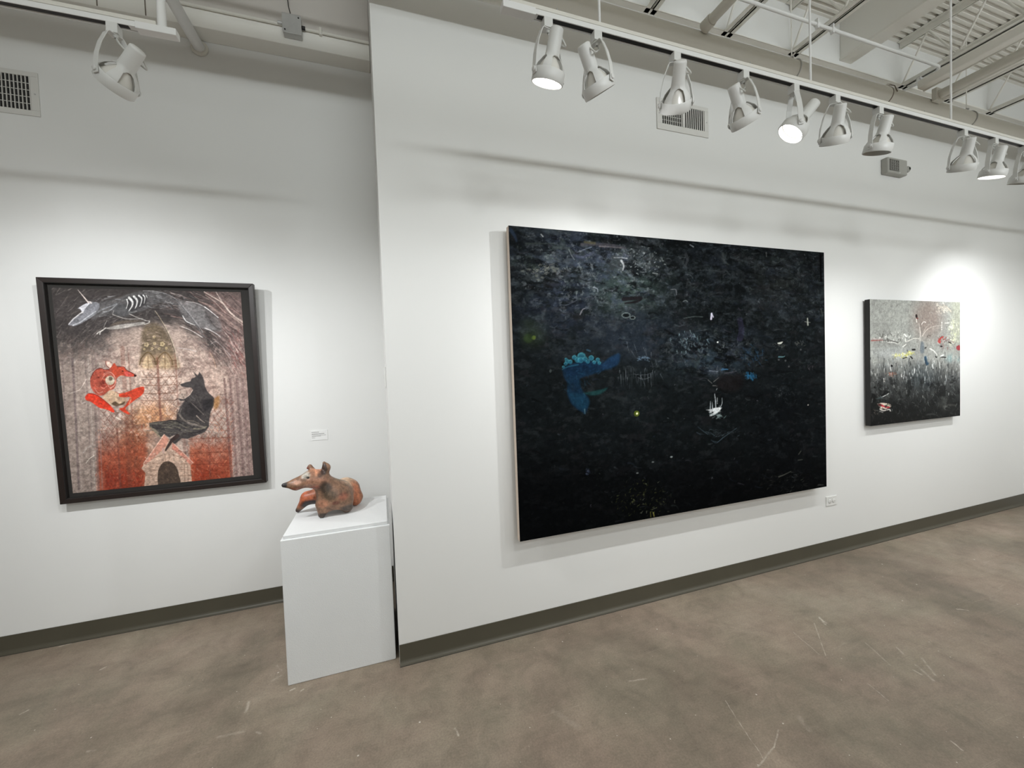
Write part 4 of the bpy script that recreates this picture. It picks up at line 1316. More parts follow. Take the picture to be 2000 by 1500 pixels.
for p, w in (((1600, 430, 1655, 490, 1650, 560, 1600, 640), (5, 1.6)), ((1565, 460, 1580, 520, 1555, 605), (2.4, 1)), ((1680, 410, 1730, 470, 1725, 540, 1700, 600), (4.4, 1.4)),
             ((1760, 395, 1805, 440, 1800, 500, 1775, 570), (3.6, 1.2)), ((1830, 385, 1858, 430, 1845, 520), (2.4, .9)), ((1880, 390, 1895, 430), (1.4, .8))):
    A.line(c1(*p), w, (226, 224, 222), .92, .6)
A.line(c1(1590, 660, 1660, 668, 1720, 650), 1.6, (150, 150, 150), .6, 1)
A.fill(c1(1220, 925, 1400, 875, 1600, 850, 1830, 822, 1850, 858, 1700, 890, 1480, 930, 1300, 945), (178, 172, 166), .85, 1)
A.fill(c1(1330, 850, 1500, 800, 1800, 800, 1780, 815, 1500, 850, 1300, 890), (110, 98, 86), .6, 2)
for p, w, a in (((1340, 705, 1450, 745, 1580, 775, 1830, 770), (1.4, 1), .8), ((1600, 690, 1720, 745, 1840, 790, 1930, 812), (1, 1.6), .85), ((1935, 812, 1920, 838, 1850, 862), (2, 1.4), .85),
                ((1220, 920, 1160, 965, 1110, 985, 1080, 1015), (2, 2.4), .8), ((1160, 960, 1130, 990, 1125, 1025), (2.4, 2), .85), ((1240, 800, 1200, 880, 1190, 920), (1, .8), .6), ((1350, 640, 1330, 710), (1, 1), .6)):
    A.line(c1(*p), w, (204, 198, 192), a, .6)
for p, w, a, col in (((640, 640, 690, 720, 760, 760, 835, 790), (1.6, 1.2), .9, (228, 226, 224)), ((1000, 840, 1100, 880, 1200, 940, 1260, 990), (1.8, 1.2), .85, (222, 216, 214)),
                     ((600, 805, 760, 870, 880, 940, 960, 990), (1.0, 1.6), .8, (222, 214, 210)), ((1000, 498, 1080, 555, 1220, 670), (1.7, 1), .95, (234, 230, 228)),
                     ((700, 405, 880, 440, 1000, 498), (1, 1.5), .7, (200, 196, 194)), ((0, 235, 150, 238, 330, 270, 470, 330, 545, 380), (1.2, 1), .6, (184, 184, 186)),
                     ((540, 380, 640, 500, 760, 650, 860, 790, 920, 890, 990, 980), (1.8, 2.2), .75, (92, 90, 92)), ((640, 480, 760, 620, 880, 780, 970, 910), (1.2, 1.4), .6, (176, 174, 174)),
                     ((190, 560, 260, 660, 340, 790, 420, 940, 480, 1090, 530, 1260, 570, 1480), (1.4, 2), .7, (196, 182, 160)), ((200, 590, 300, 740, 400, 930, 470, 1100, 515, 1230), (1, 1.6), .7, (72, 62, 52)),
                     ((60, 560, 40, 640, 90, 560, 130, 540), (1, .8), .5, (150, 146, 140)), ((1010, 570, 1080, 700, 1180, 830, 1250, 860), (1.2, 2), .8, (74, 70, 68)),
                     ((650, 1080, 760, 1020, 860, 1060, 1000, 1190), (1, 1), .55, (112, 100, 104)), ((560, 1160, 700, 1180, 860, 1220), (1, 1.6), .6, (214, 204, 204)),
                     ((1100, 1100, 1180, 1060, 1280, 1140, 1420, 1290), (1, 1.4), .5, (206, 194, 192)), ((1040, 1180, 1180, 1290, 1360, 1400), (1.4, 1), .5, (98, 84, 82))):
    A.line(c2(*p), w, col, a, .6)
# red fox, sitting
RED, RED2 = (196, 74, 54), (172, 78, 62)
A.fill(c3(1050, 390, 980, 400, 890, 368, 800, 410, 740, 500, 716, 570, 718, 660, 740, 740, 800, 820, 880, 870, 980, 850, 1060, 780, 1150, 740, 1190, 640, 1200, 560, 1280, 500, 1400, 515, 1560, 512, 1500, 460, 1380, 405, 1330, 345, 1200, 330, 1160, 275, 1120, 320, 1080, 360), RED2, .92, 1)
A.fill(c3(1100, 370, 1130, 290, 1165, 280, 1210, 335, 1330, 348, 1390, 410, 1500, 465, 1550, 510, 1400, 520, 1290, 495, 1210, 520, 1120, 470), (186, 74, 52), .85, 1)
A.fill(c3(1350, 420, 1420, 440, 1480, 480, 1470, 515, 1380, 510, 1340, 470), (206, 90, 86), .8, 1)
A.fill(c3(1000, 240, 1060, 250, 1115, 300, 1085, 355, 1040, 350, 1010, 300), (226, 196, 180), .85, 1)
A.line(c3(1000, 240, 1010, 310, 1060, 360), 1.6, (112, 52, 44), .8, .5)
A.line(c3(1000, 238, 1070, 240, 1120, 275), .9, (130, 80, 70), .7, .5)
A.line(c3(720, 560, 760, 470, 820, 400, 900, 366, 980, 395, 1060, 388), (1, 1.6), (84, 30, 30), .9, .5)
A.line(c3(1210, 335, 1330, 345, 1380, 400, 1490, 460, 1560, 508), (1, 1.8), (88, 34, 32), .85, .5)
A.dot(*c3(1535, 505)[0], 2.2, (44, 30, 30), .9); A.dot(*c3(1310, 420)[0], 1.8, (60, 24, 24), .95, 1.1)
for p, w, a in (((960, 480, 1020, 440, 1100, 450, 1160, 520, 1180, 620, 1140, 700, 1080, 740), (1, 1.6), .85), ((940, 560, 980, 490, 1050, 465, 1110, 500), (1.2, .8), .7),
                ((800, 740, 860, 820, 940, 800), (1, 2), .6), ((900, 700, 960, 740, 1010, 700), (1.2, 1.2), .6), ((1040, 680, 1080, 720, 1160, 680), (1.4, 1), .7)):
    A.line(c3(*p), w, (236, 176, 160), a, .6)
A.dot(*c3(1075, 590)[0], 9.2, (200, 188, 166), .95); A.dot(*c3(1085, 560)[0], 4.0, (92, 78, 66), .8); A.dot(*c3(1040, 600)[0], 2.6, (226, 220, 204), .8); A.dot(*c3(1140, 590)[0], 2.4, (232, 222, 208), .8)
A.line(c3(1000, 520, 985, 600, 1020, 670), 1.2, (112, 44, 38), .8, .5)
A.fill(c3(890, 640, 950, 580, 990, 640, 1010, 690, 940, 720), (128, 52, 44), .8, 1.2); A.dot(*c3(870, 540)[0], 1.6, (116, 44, 38), .8)
A.fill(c3(980, 850, 1080, 770, 1180, 800, 1260, 870, 1380, 930, 1340, 1020, 1150, 1050, 1020, 1000, 940, 900), (206, 176, 146), .9, 1.6, tex=.3)
A.fill(c3(1100, 1020, 1170, 975, 1250, 1020, 1350, 970, 1330, 1030, 1180, 1060), (86, 68, 52), .9, 1.2); A.fill(c3(1200, 900, 1330, 900, 1380, 960, 1260, 980), (156, 128, 108), .6, 2)
A.fill(c3(620, 890, 680, 830, 800, 840, 930, 920, 1060, 1030, 1150, 1130, 1140, 1180, 1000, 1120, 880, 1090, 740, 990, 640, 950), (214, 60, 40), .97, 1)
A.line(c3(690, 830, 830, 860, 960, 950, 1080, 1050), 1.6, (120, 34, 30), .8, .6); A.line(c3(740, 930, 860, 1000, 1000, 1090), 3, (228, 82, 60), .5, 1.5)
A.fill(c3(1240, 840, 1400, 800, 1560, 730, 1680, 705, 1705, 740, 1690, 820, 1620, 890, 1520, 960, 1420, 1040, 1360, 1110, 1440, 1200, 1400, 1210, 1260, 1130, 1260, 1100, 1330, 1080, 1400, 990, 1440, 900, 1340, 900, 1250, 890), (204, 66, 44), .95, 1)
A.line(c3(1430, 1010, 1460, 930, 1440, 900), 2.2, (226, 170, 140), .7, .8); A.line(c3(1180, 800, 1240, 830, 1330, 810), 1.2, (140, 60, 40), .7, .6)
A.line(c3(1150, 1200, 1210, 1180, 1280, 1200, 1330, 1240), 1.2, (112, 74, 60), .7, .6); A.dot(*c3(1260, 1220)[0], 3.6, (214, 194, 186), .7); A.line(c3(1190, 1270, 1270, 1310), 2, (232, 222, 210), .8, .6)
A.line(c3(340, 830, 430, 800, 520, 760, 590, 660, 640, 570), (1, 1.4), (226, 212, 202), .7, .7); A.line(c3(560, 1010, 650, 980), 2, (222, 208, 200), .6, .8)
A.dabs(110, ((A.sd(203, 755, 28, 30) < 1) & (Y > 725)).astype(float) * .0 + ((A.sd(196, 742, 18, 22) < 1)).astype(float), [(150, 60, 46), (206, 120, 98), (124, 50, 42), (190, 96, 78)], (3, 9), (.7, 1.8), 40, 50, (.2, .5), .4)
A.dabs(70, ((A.sd(195, 787, 26, 14) < 1) | (A.sd(262, 775, 22, 14) < 1)).astype(float), [(168, 54, 38), (226, 110, 84), (140, 44, 34)], (3, 10), (.6, 1.6), 30, 20, (.12, .35))
A.dot(*c3(1075, 590)[0], 8.6, (200, 188, 166), .55); A.dot(*c3(1085, 560)[0], 3.6, (92, 78, 66), .7)
# black wolf figure, seated
A.fill(c4(735, 345, 780, 390, 800, 400, 820, 345, 860, 400, 890, 470, 905, 570, 950, 650, 1040, 730, 1035, 830, 985, 930, 965, 1050, 960, 1150, 900, 1230, 770, 1280, 640, 1330, 560, 1320, 470, 1400, 400, 1430, 340, 1490, 270, 1490, 340, 1420, 370, 1350, 440, 1300, 520, 1250, 420, 1290, 380, 1310, 300, 1260, 250, 1310, 170, 1230, 90, 1150, 85, 1095, 200, 1075, 350, 1060, 480, 1050, 500, 960, 540, 850, 600, 770, 540, 770, 500, 735, 590, 750, 680, 690, 725, 620, 710, 580, 640, 575, 560, 560, 540, 530, 620, 500, 690, 485, 700, 450, 770, 420), (64, 60, 60), .97, 1, sm=False)
A.dabs(110, (A.sd(375, 810, 36, 44) < 1).astype(float) * (Y > 770), [(92, 88, 86), (44, 42, 43), (112, 106, 100), (52, 50, 52)], (6, 20), (.8, 2.4), 35, 25, (.2, .5))
A.dabs(90, ((A.sd(335, 838, 44, 16) < 1)).astype(float), [(112, 108, 96), (48, 46, 48), (136, 130, 112), (70, 68, 66)], (6, 18), (.8, 2.4), 8, 20, (.25, .6))
A.fill(c4(600, 860, 680, 790, 790, 830, 880, 950, 780, 1000, 660, 1000, 600, 960), (44, 41, 42), .7, 3)
A.fill(c4(860, 760, 1000, 740, 1020, 830, 930, 920, 870, 880), (40, 38, 40), .7, 3); A.fill(c4(560, 530, 700, 500, 860, 540, 860, 640, 780, 660, 720, 560), (64, 60, 60), .6, 3)
for p, w, col, a in (((520, 960, 580, 1040, 680, 1100, 800, 1130, 900, 1170), (3, 4), (128, 118, 110), .85), ((560, 880, 540, 960, 600, 1060, 720, 1140), (2, 2), (110, 102, 98), .7), ((690, 790, 780, 870, 880, 970), (1.4, 2), (118, 108, 102), .7),
                     ((780, 990, 840, 1050, 900, 1090), (2, 1), (176, 160, 146), .8), ((640, 1060, 740, 1070, 820, 1110), (1.5, 1.5), (138, 126, 114), .7), ((90, 1110, 250, 1110, 420, 1140, 540, 1160), (1.4, 1), (130, 124, 110), .7),
                     ((110, 1160, 180, 1230, 260, 1320), (3, 2.4), (150, 138, 116), .8), ((150, 1180, 220, 1240), (2, 2), (176, 164, 140), .6), ((740, 1180, 840, 1180, 920, 1150), (3, 3), (136, 128, 112), .8), ((700, 1240, 800, 1230, 900, 1190), (1.4, 1.4), (40, 38, 40), .8),
                     ((560, 1240, 640, 1180, 720, 1200), (2, 3), (92, 86, 86), .7), ((250, 1200, 350, 1230, 470, 1240), (2, 2), (104, 98, 88), .6), ((360, 1060, 480, 1065, 560, 1100), (2, 3), (44, 42, 44), .8), ((500, 900, 490, 990, 520, 1060), (1.6, 1.6), (60, 46, 46), .8),
                     ((455, 770, 480, 755, 500, 730), (1.2, 1.2), (60, 48, 48), .8), ((600, 770, 560, 830, 520, 900), (2, 2.6), (150, 130, 126), .5)):
    A.line(c4(*p), w, col, a, .8, tex=.2)
A.line(c4(600, 740, 680, 680, 722, 610), (.8, 1), (232, 210, 196), .7, .5)
A.fill(c4(1040, 740, 1110, 700, 1110, 830, 1060, 900, 1030, 860), (160, 112, 62), .7, 3)
# doghouse
A.fill(c6(450, 360, 520, 430, 600, 500, 870, 770, 830, 805, 850, 1060, 160, 1110, 180, 920, 120, 850, 160, 780), (188, 160, 142), .96, .9, sm=False)
A.fill(c6(450, 360, 520, 430, 470, 540, 300, 700, 170, 800, 150, 775), (196, 136, 118), .85, 1, sm=False)
A.fill(c6(570, 480, 870, 770, 830, 805, 720, 690, 560, 570), (190, 122, 106), .85, 1, sm=False)
A.line(c6(450, 360, 300, 570, 150, 780), 1.3, (232, 196, 176), .8, .5, sm=False); A.line(c6(590, 495, 720, 620, 870, 770), 1.2, (230, 186, 168), .8, .5, sm=False)
A.dabs(130, ((X > 280) & (X < 372) & (Y > 878) & (Y < 940) & (np.abs(X - 328) < (Y - 850) * 1.0)).astype(float), [(228, 206, 190), (120, 92, 78), (146, 116, 102), (212, 186, 170)], (2, 9), (.8, 2.2), 5, 25, (.3, .7))
for p in ((180, 760, 360, 790), (170, 850, 340, 880), (180, 950, 340, 960), (690, 770, 830, 790), (670, 860, 840, 880), (680, 960, 850, 950), (300, 700, 420, 660), (540, 640, 700, 690), (460, 640, 470, 750), (520, 640, 524, 720), (740, 780, 750, 1050), (790, 800, 800, 1050)):
    A.line(c6(*p), 1.1, (104, 76, 64), .55, .7)
A.fill(c6(357, 1090, 355, 950, 375, 850, 430, 770, 500, 748, 570, 770, 630, 840, 660, 940, 665, 1080), (72, 60, 52), .97, .8)
A.dabs(60, (A.sd(329, 925, 18, 22) < 1).astype(float), [(110, 92, 78), (50, 40, 36), (96, 80, 70)], (2, 6), (.8, 2), 30, 60, (.3, .6))
A.line(c6(640, 380, 560, 450, 500, 540, 470, 590), (8, 3), (58, 46, 44), .95, 1); A.line(c6(430, 560, 440, 620), 3, (176, 148, 146), .7, 1)
A.line(c5(600, 745, 660, 670, 740, 615), (1, 1.3), (236, 226, 214), .9, .5); A.line(c5(560, 560, 620, 480, 690, 450), 3, (206, 196, 188), .5, 2)
# paper grain
gr = A.noise(90, 90, 3, .7) - .5
A.img *= (1 + .52 * gr + .22 * (A.noise(24, 24, 4) - .5))[..., None]
art = A.build('drawing_sheet', pigment_mat('crayon_drawing', 0.85, 0.15, 0.0, 120), fr, 1.06, FM.inverted())

# ------------------------------------------------------------------ big dark painting
def canvas(name, x0, x1, z0, z1, y, depth, label, edge_mat, thick=0.038):
    t = empty(name, ((x0 + x1) / 2, y, z0), label, 'painting')
    w, h = (x1 - x0) / 2, z1 - z0
    MB().box(-w, w, -depth + 0.0006, -depth + thick, 0, h).build('stretcher_edge', edge_mat, t)
    MB().box(-w * 0.8, w * 0.8, -depth + thick, -0.0005, h * 0.80, h * 0.86).build('hanging_cleat', edge_mat, t)
    return t
def sheet_of(x0, x1, z0, z1, yf, nx, ny, seed):
    return Sheet((x0, yf, z1), (1, 0, 0), (0, 0, -1), x1 - x0, z1 - z0, nx, ny, seed)
BX0, BX1, BZ0, BZ1, BD = 0.6869, 3.1022, 0.5638, 2.2834, 0.076
M_RAW = plain('raw_canvas_edge', srgb(206, 190, 176), 0.8, var=0.08, vscale=12)
big = canvas('dark_painting', BX0, BX1, BZ0, BZ1, YA, BD, 'very large dark painting with a blue shape and a white splash, on the right wall', M_RAW)
B = sheet_of(BX0, BX1, BZ0, BZ1, YA - BD, 640, 470, 11)
X, Y = B.X, B.Y
B.tex = B.noise(60, 60, 4, .7)
rgb = lambda *c: np.array(c) / 255.0
B.img[:] = rgb(15, 18, 19)
n = B.noise(5, 8, 6, .6); n2 = B.noise(12, 20, 5, .65); n3 = B.noise(3, 4, 5, .6); n4 = B.noise(40, 70, 4, .7)
B.put(smooth01((n - .42) * 5) * .5, rgb(22, 26, 27))
B.put(smooth01(1.2 - B.sd(1110, 560, 130, 150)) * smooth01((n2 - .38) * 4) * .75, rgb(28, 33, 44))
B.put(smooth01(1.2 - B.sd(1230, 560, 90, 70)) * smooth01((n3 - .34) * 5) * .75, rgb(48, 60, 56))
B.put(smooth01(1.2 - B.sd(1240, 510, 80, 40)) * smooth01((n2 - .36) * 5) * .6, rgb(64, 68, 70))
B.put(smooth01(1.2 - B.sd(1390, 690, 130, 55)) * smooth01((n2 - .32) * 5) * .8, rgb(44, 56, 66))
B.put(smooth01(1.2 - B.sd(1250, 660, 110, 60)) * smooth01((n - .38) * 5) * .6, rgb(32, 38, 48))
B.put(smooth01(1.1 - B.sd(1340, 740, 60, 40)) * smooth01((n3 - .4) * 5) * .5, rgb(40, 48, 50))
B.put(smooth01(1.1 - B.sd(1520, 560, 100, 80)) * smooth01((n2 - .45) * 5) * .5, rgb(38, 40, 38))
B.put(smooth01(1.1 - B.sd(1040, 650, 40, 40)) * smooth01((n3 - .4) * 5) * .5, rgb(40, 50, 30))
B.put(smooth01(1.1 - B.sd(1250, 970, 60, 40)) * smooth01((n2 - .42) * 5) * .5, rgb(40, 42, 24))
B.put(smooth01((Y - 860) / 130) * .55, rgb(7, 8, 9))
B.put(smooth01(1.1 - B.sd(1530, 830, 80, 160)) * .5, rgb(8, 10, 12))
B.put(smooth01((n4 - .56) * 9) * smooth01((760 - Y) / 160) * .30, rgb(70, 78, 84))
top = np.clip(smooth01((720 - Y) / 220) * (0.35 + smooth01(1.2 - B.sd(1150, 540, 170, 110))) + .8 * smooth01(1.2 - B.sd(1380, 690, 120, 60)) + .06, 0, 1.2)
cool = [(74, 80, 88), (96, 102, 106), (52, 60, 74), (60, 70, 66), (110, 116, 118), (40, 46, 60), (84, 80, 90)]
def mottle(su, sv, col, a, thr=.54, k=9, ang=6, oct_=5, gain=.72):
    m = B.noise(su, sv, oct_, gain, ang)
    B.put(smooth01((m - thr) * k) * np.clip(top, 0, 1) * a, rgb(*col))
mottle(14, 34, (54, 62, 72), .60); mottle(22, 44, (72, 78, 82), .50, .57); mottle(18, 40, (46, 52, 66), .55); mottle(26, 30, (64, 74, 68), .40, .57)
mottle(40, 66, (98, 104, 108), .50, .60); mottle(16, 40, (10, 12, 14), .75, .55); mottle(36, 70, (9, 10, 12), .65, .55); mottle(60, 60, (120, 126, 128), .45, .64, 12)
wid = np.ones_like(X)
B.put(smooth01((B.noise(30, 60, 5, .75, 4) - .58) * 10) * .35, rgb(48, 52, 54)); B.put(smooth01((B.noise(20, 36, 5, .75, -6) - .58) * 10) * .3, rgb(40, 38, 40))
B.put(smooth01((Y - 820 + 60 * (n - .5)) / 150) * .62, rgb(5, 6, 7))
B.dabs(420, top, cool, (5, 18), (1.2, 3.6), 8, 22, (.10, .34), .5)
B.dabs(620, top, cool, (1.5, 5), (.8, 2.2), 40, 80, (.15, .55), .5)
B.dabs(260, np.ones_like(X), [(8, 9, 10), (12, 14, 16), (5, 6, 7)], (8, 34), (2, 6), 6, 18, (.25, .6), .4)
B.dabs(420, smooth01((X - 1000) / 40), [(58, 62, 62), (70, 66, 60), (50, 58, 64), (64, 56, 64)], (1.5, 5), (.6, 1.6), 10, 80, (.10, .40), .5)
B.dabs(130, smooth01(1.1 - B.sd(1255, 975, 70, 45)), [(96, 100, 60), (80, 84, 50), (110, 112, 96), (60, 60, 30)], (1.5, 6), (.6, 1.8), 20, 90, (.25, .7), .5)
B.dabs(70, smooth01(1.1 - B.sd(1540, 950, 70, 40)), [(92, 92, 86), (70, 70, 64)], (2, 9), (.5, 1.6), -15, 40, (.2, .55), .4)
B.dabs(110, smooth01(1.1 - B.sd(1260, 510, 50, 35)), [(150, 156, 156), (176, 182, 182), (120, 128, 130)], (1.5, 5), (.6, 1.8), 40, 90, (.3, .75), .4)
B.dabs(60, smooth01(1.1 - B.sd(1060, 525, 50, 14)), [(130, 130, 118), (150, 148, 136)], (2, 8), (.6, 1.6), 0, 60, (.3, .7), .4)
B.dabs(70, smooth01(1.1 - B.sd(1350, 670, 50, 25)), [(130, 150, 156), (104, 124, 132)], (2, 7), (.8, 2), 75, 40, (.3, .7), .4)
d1, d2, d3, d4 = crop(985, 430, 6.349), crop(1290, 450, 6.06), crop(990, 630, 6.452), crop(1290, 640, 6.06)
d5, d6 = crop(1000, 840, 6.25), crop(1300, 840, 5.714)
for p, w, col, a in (((960, 300, 1180, 300, 1340, 310, 1500, 345), (6, 4), (60, 58, 62), .7), ((1000, 270, 1120, 285), 5, (74, 70, 52), .7), ((1180, 325, 1300, 330, 1450, 345), (3, 2), (104, 98, 100), .7),
                     ((620, 340, 780, 350, 860, 420), (5, 6), (52, 58, 58), .7), ((860, 430, 960, 460, 1100, 400), (4, 6), (58, 62, 76), .7), ((800, 360, 830, 430, 870, 490), 1.2, (112, 118, 122), .8), ((900, 400, 1000, 360, 1080, 335), 1.4, (98, 104, 116), .8),
                     ((270, 290, 440, 290, 620, 290), (4, 2), (52, 58, 56), .7), ((80, 120, 130, 200, 150, 260), (7, 4), (42, 54, 74), .6), ((455, 175, 480, 205), 1.6, (200, 204, 204), .9), ((1360, 465, 1440, 465, 1520, 475), (1, 1.6), (168, 170, 172), .8),
                     ((1450, 500, 1480, 560, 1470, 620), (4, 2), (186, 188, 190), .7), ((1840, 655, 1900, 665), 2, (150, 156, 154), .7), ((1680, 480, 1780, 410, 1900, 370), 1.6, (20, 24, 28), .9), ((700, 1050, 780, 1050, 900, 990), (1.6, 1.2), (86, 92, 104), .6),
                     ((1100, 830, 1150, 850, 1160, 890), (2, 1), (150, 156, 164), .7), ((1480, 980, 1600, 970, 1700, 965, 1640, 1010, 1500, 1030), (8, 3), (22, 20, 22), .95), ((940, 1170, 970, 1110, 1010, 1090), (2, 1), (128, 122, 128), .7)):
    B.line(d1(*p), w, col, a, .9, tex=.35)
for cx, cy, r in ((1510, 1180, 8), (1590, 1210, 5)):
    q = d1(cx, cy)[0]
    B.line([(q[0] + r * math.cos(t), q[1] + r * .6 * math.sin(t)) for t in np.linspace(0, 6.28, 12)], 1, (112, 122, 118), .8, .5); B.dot(q[0], q[1], r * .7, (8, 10, 10), .8, r * .4)
for p in ((540, 600), (600, 590), (620, 630), (660, 600), (400, 690), (470, 710), (420, 740), (230, 630), (300, 610)):
    q = d1(*p)[0]; B.dot(q[0], q[1], 3.2, (116, 118, 108), .5, 2, 1.5)
for p, w, col, a in (((350, 170, 390, 195), 2, (150, 154, 160), .8), ((300, 280, 320, 350, 290, 420), (6, 4), (58, 60, 64), .6), ((740, 280, 750, 360, 800, 400), (5, 3), (60, 64, 64), .6), ((120, 700, 180, 700, 190, 760), 1.4, (120, 122, 126), .8),
                     ((270, 840, 300, 830, 320, 845), 2, (120, 128, 128), .7), ((280, 1040, 400, 1020, 500, 1025), 1.2, (96, 106, 104), .7), ((605, 985, 600, 1050), (3, 3.6), (210, 204, 222), .95), ((605, 985, 625, 1025), 2.4, (200, 196, 214), .9),
                     ((1740, 1040, 1745, 1120), (2, 3), (176, 178, 166), .85), ((1710, 1080, 1770, 1090), 1.4, (150, 152, 144), .7), ((1900, 930, 1920, 1010), (2, 1), (90, 92, 88), .6), ((1250, 260, 1255, 310), 1.4, (112, 112, 110), .7),
                     ((420, 480, 560, 470, 760, 490), 1.4, (56, 60, 62), .6), ((940, 1060, 960, 1180, 940, 1280), (10, 12), (44, 42, 62), .55)):
    B.line(d2(*p), w, col, a, .8, tex=.2)
B.line(d2(1895, 290, 1900, 600), 3.5, (3, 3, 4), .95, .5, sm=False); B.line(d2(1876, 600, 1935, 602), 1.2, (3, 3, 4), .8, .5, sm=False)
# the blue shape with its scalloped crest
B.fill(d3(700, 600, 760, 540, 900, 500, 1080, 490, 1200, 500, 1290, 440, 1400, 390, 1430, 430, 1390, 540, 1260, 590, 1120, 640, 960, 690, 920, 720, 930, 800, 960, 880, 1030, 960, 1030, 1040, 990, 1150, 950, 1130, 860, 1070, 800, 1000, 760, 880, 760, 760, 720, 690), (18, 37, 56), .88, 2.6, tex=.45)
B.fill(d3(720, 590, 900, 520, 1100, 520, 1180, 560, 960, 660, 780, 680), (15, 30, 48), .75, 5, tex=.4); B.fill(d3(1290, 450, 1400, 395, 1425, 430, 1380, 530, 1260, 580, 1180, 560), (26, 46, 72), .55, 3)
B.fill(d3(780, 880, 960, 900, 1030, 970, 1030, 1040, 960, 1110, 880, 1060, 810, 990), (22, 50, 68), .75, 4, tex=.5); B.fill(d3(960, 890, 1100, 860, 1200, 840, 1270, 820, 1200, 890, 1080, 920), (26, 66, 66), .6, 2, tex=.6)
for (cx, cy, r) in ((760, 490, 4.5), (745, 460, 2.6), (800, 495, 4.2), (850, 440, 4.6), (890, 470, 5.5), (940, 430, 8.5), (985, 460, 5), (1062, 447, 5.4), (1020, 490, 4.2), (1145, 470, 4.2), (1100, 500, 3.6), (1165, 510, 3.4), (740, 520, 3.5), (712, 560, 2.6), (930, 470, 6)):
    q = d3(cx, cy)[0]
    B.dot(q[0], q[1], r, (40, 92, 106), .85); B.dot(q[0], q[1] + r * .25, r * .66, (30, 74, 92), .8)
    B.line([(q[0] + r * .8 * math.cos(t), q[1] + r * .8 * math.sin(t)) for t in np.linspace(3.3, 6.1, 8)], 1, (78, 136, 140), .5, .5)
B.dabs(70, (B.sd(1128, 755, 26, 36) < 1).astype(float), [(28, 62, 84), (12, 26, 40), (34, 76, 98)], (3, 10), (.8, 2.2), 60, 40, (.15, .45)); B.dabs(70, (B.sd(1150, 715, 50, 14) < 1).astype(float), [(20, 46, 72), (12, 24, 40), (30, 60, 90)], (3, 10), (.8, 2.4), -12, 30, (.15, .45)); B.line(d3(700, 590, 760, 560, 900, 530), 2, (40, 92, 112), .6, 1.2, tex=.5); B.line(d3(980, 1090, 985, 1150), (2, 1), (90, 120, 124), .7, .7)
B.dot(*d3(1635, 1147)[0], 5.5, (88, 100, 30), .8); B.dot(*d3(1640, 1147)[0], 2.0, (246, 244, 190), 1); B.dot(*d3(340, 190)[0], 4, (84, 100, 40), .7); B.dot(*d3(270, 200)[0], 9, (40, 54, 28), .6, None, 3)
B.dot(*d3(550, 610)[0], 2.2, (84, 92, 90), .6, 3.2)
for i in range(26):
    x = 1390 + i * 19 + B.rs.uniform(-12, 12); y0 = B.rs.uniform(560, 700); L = B.rs.uniform(60, 200)
    B.line(d3(x, y0, x + B.rs.uniform(-6, 12), y0 + L), (.9, .6), (112, 118, 124), B.rs.uniform(.25, .6), .4, sm=False)
for i in range(12):
    x = B.rs.uniform(1480, 2000); y0 = B.rs.uniform(200, 700)
    B.line(d3(x, y0, x + B.rs.uniform(-10, 60), y0 + B.rs.uniform(60, 160)), (.9, .5), (126, 134, 142), B.rs.uniform(.25, .55), .4, sm=False)
B.dabs(26, smooth01(1.1 - B.sd(1257, 700, 16, 6)), [(110, 132, 150), (88, 108, 128)], (2, 7), (.8, 2), 10, 40, (.4, .8)); B.line(d3(1650, 690, 1720, 715, 1800, 690), 1, (104, 108, 112), .6, .5); B.line(d3(1600, 650, 1740, 660, 1830, 630), .9, (96, 100, 104), .5, .5)
B.line(d3(1010, 345, 1050, 360), 3, (58, 92, 112), .6, 1)
# the white splash, its spires and its reflection
for p, w in (((640, 780, 650, 860, 655, 960), (.7, 2.6)), ((592, 870, 590, 960), (.8, 1.8)), ((612, 880, 618, 970), (.7, 2.2)), ((728, 830, 730, 890, 705, 950), (.7, 1.3)), ((670, 720, 660, 740), (1, .7)), ((700, 920, 690, 960), (.6, 1))):
    B.line(d4(*p), w, (176, 182, 186), .9, .4)
for y in (835, 850, 865, 880, 897):
    B.dot(*d4(672, y)[0], .8, (200, 204, 206), .9)
B.fill(d4(540, 975, 600, 965, 640, 950, 700, 945, 715, 960, 690, 990, 660, 1020, 610, 1040, 580, 1040, 630, 1000, 590, 985), (226, 228, 230), .95, .8); B.line(d4(600, 1040, 660, 1010, 720, 950), 2, (200, 206, 206), .8, .6)
B.dabs(34, smooth01(1.1 - B.sd(1396, 803, 13, 6)), [(216, 220, 222), (180, 188, 190), (236, 238, 238)], (2, 7), (.7, 2), -14, 60, (.5, .95)); B.dabs(40, smooth01(1.1 - B.sd(1402, 812, 18, 8)), [(120, 140, 140), (150, 164, 164), (90, 110, 108)], (2, 7), (.8, 2), -10, 40, (.3, .7)); B.dabs(30, smooth01(1.1 - B.sd(1410, 845, 45, 12)), [(84, 96, 104)], (3, 10), (.6, 1.4), -20, 40, (.3, .6))
for p in ((600, 1330, 660, 1365, 720, 1320, 800, 1260, 900, 1190), (590, 1240, 640, 1280), (480, 1270, 430, 1240), (440, 1170, 500, 1220, 560, 1260), (620, 1340, 680, 1350, 740, 1300)):
    B.line(d4(*p), (.8, 1.4), (76, 92, 104), .6, .7, tex=.5)
for p, col in (((565, 620, 610, 660), (112, 110, 108)), ((630, 640, 690, 590), (112, 110, 108)), ((620, 685, 670, 690), (140, 136, 134)), ((580, 510, 680, 520), (132, 140, 152)), ((720, 500, 800, 495), (72, 120, 160)), ((730, 485, 790, 490), (64, 110, 150)), ((760, 540, 840, 530, 900, 515), (80, 76, 84))):
    B.line(d4(*p), (1.4, 1), col, .75, .5)
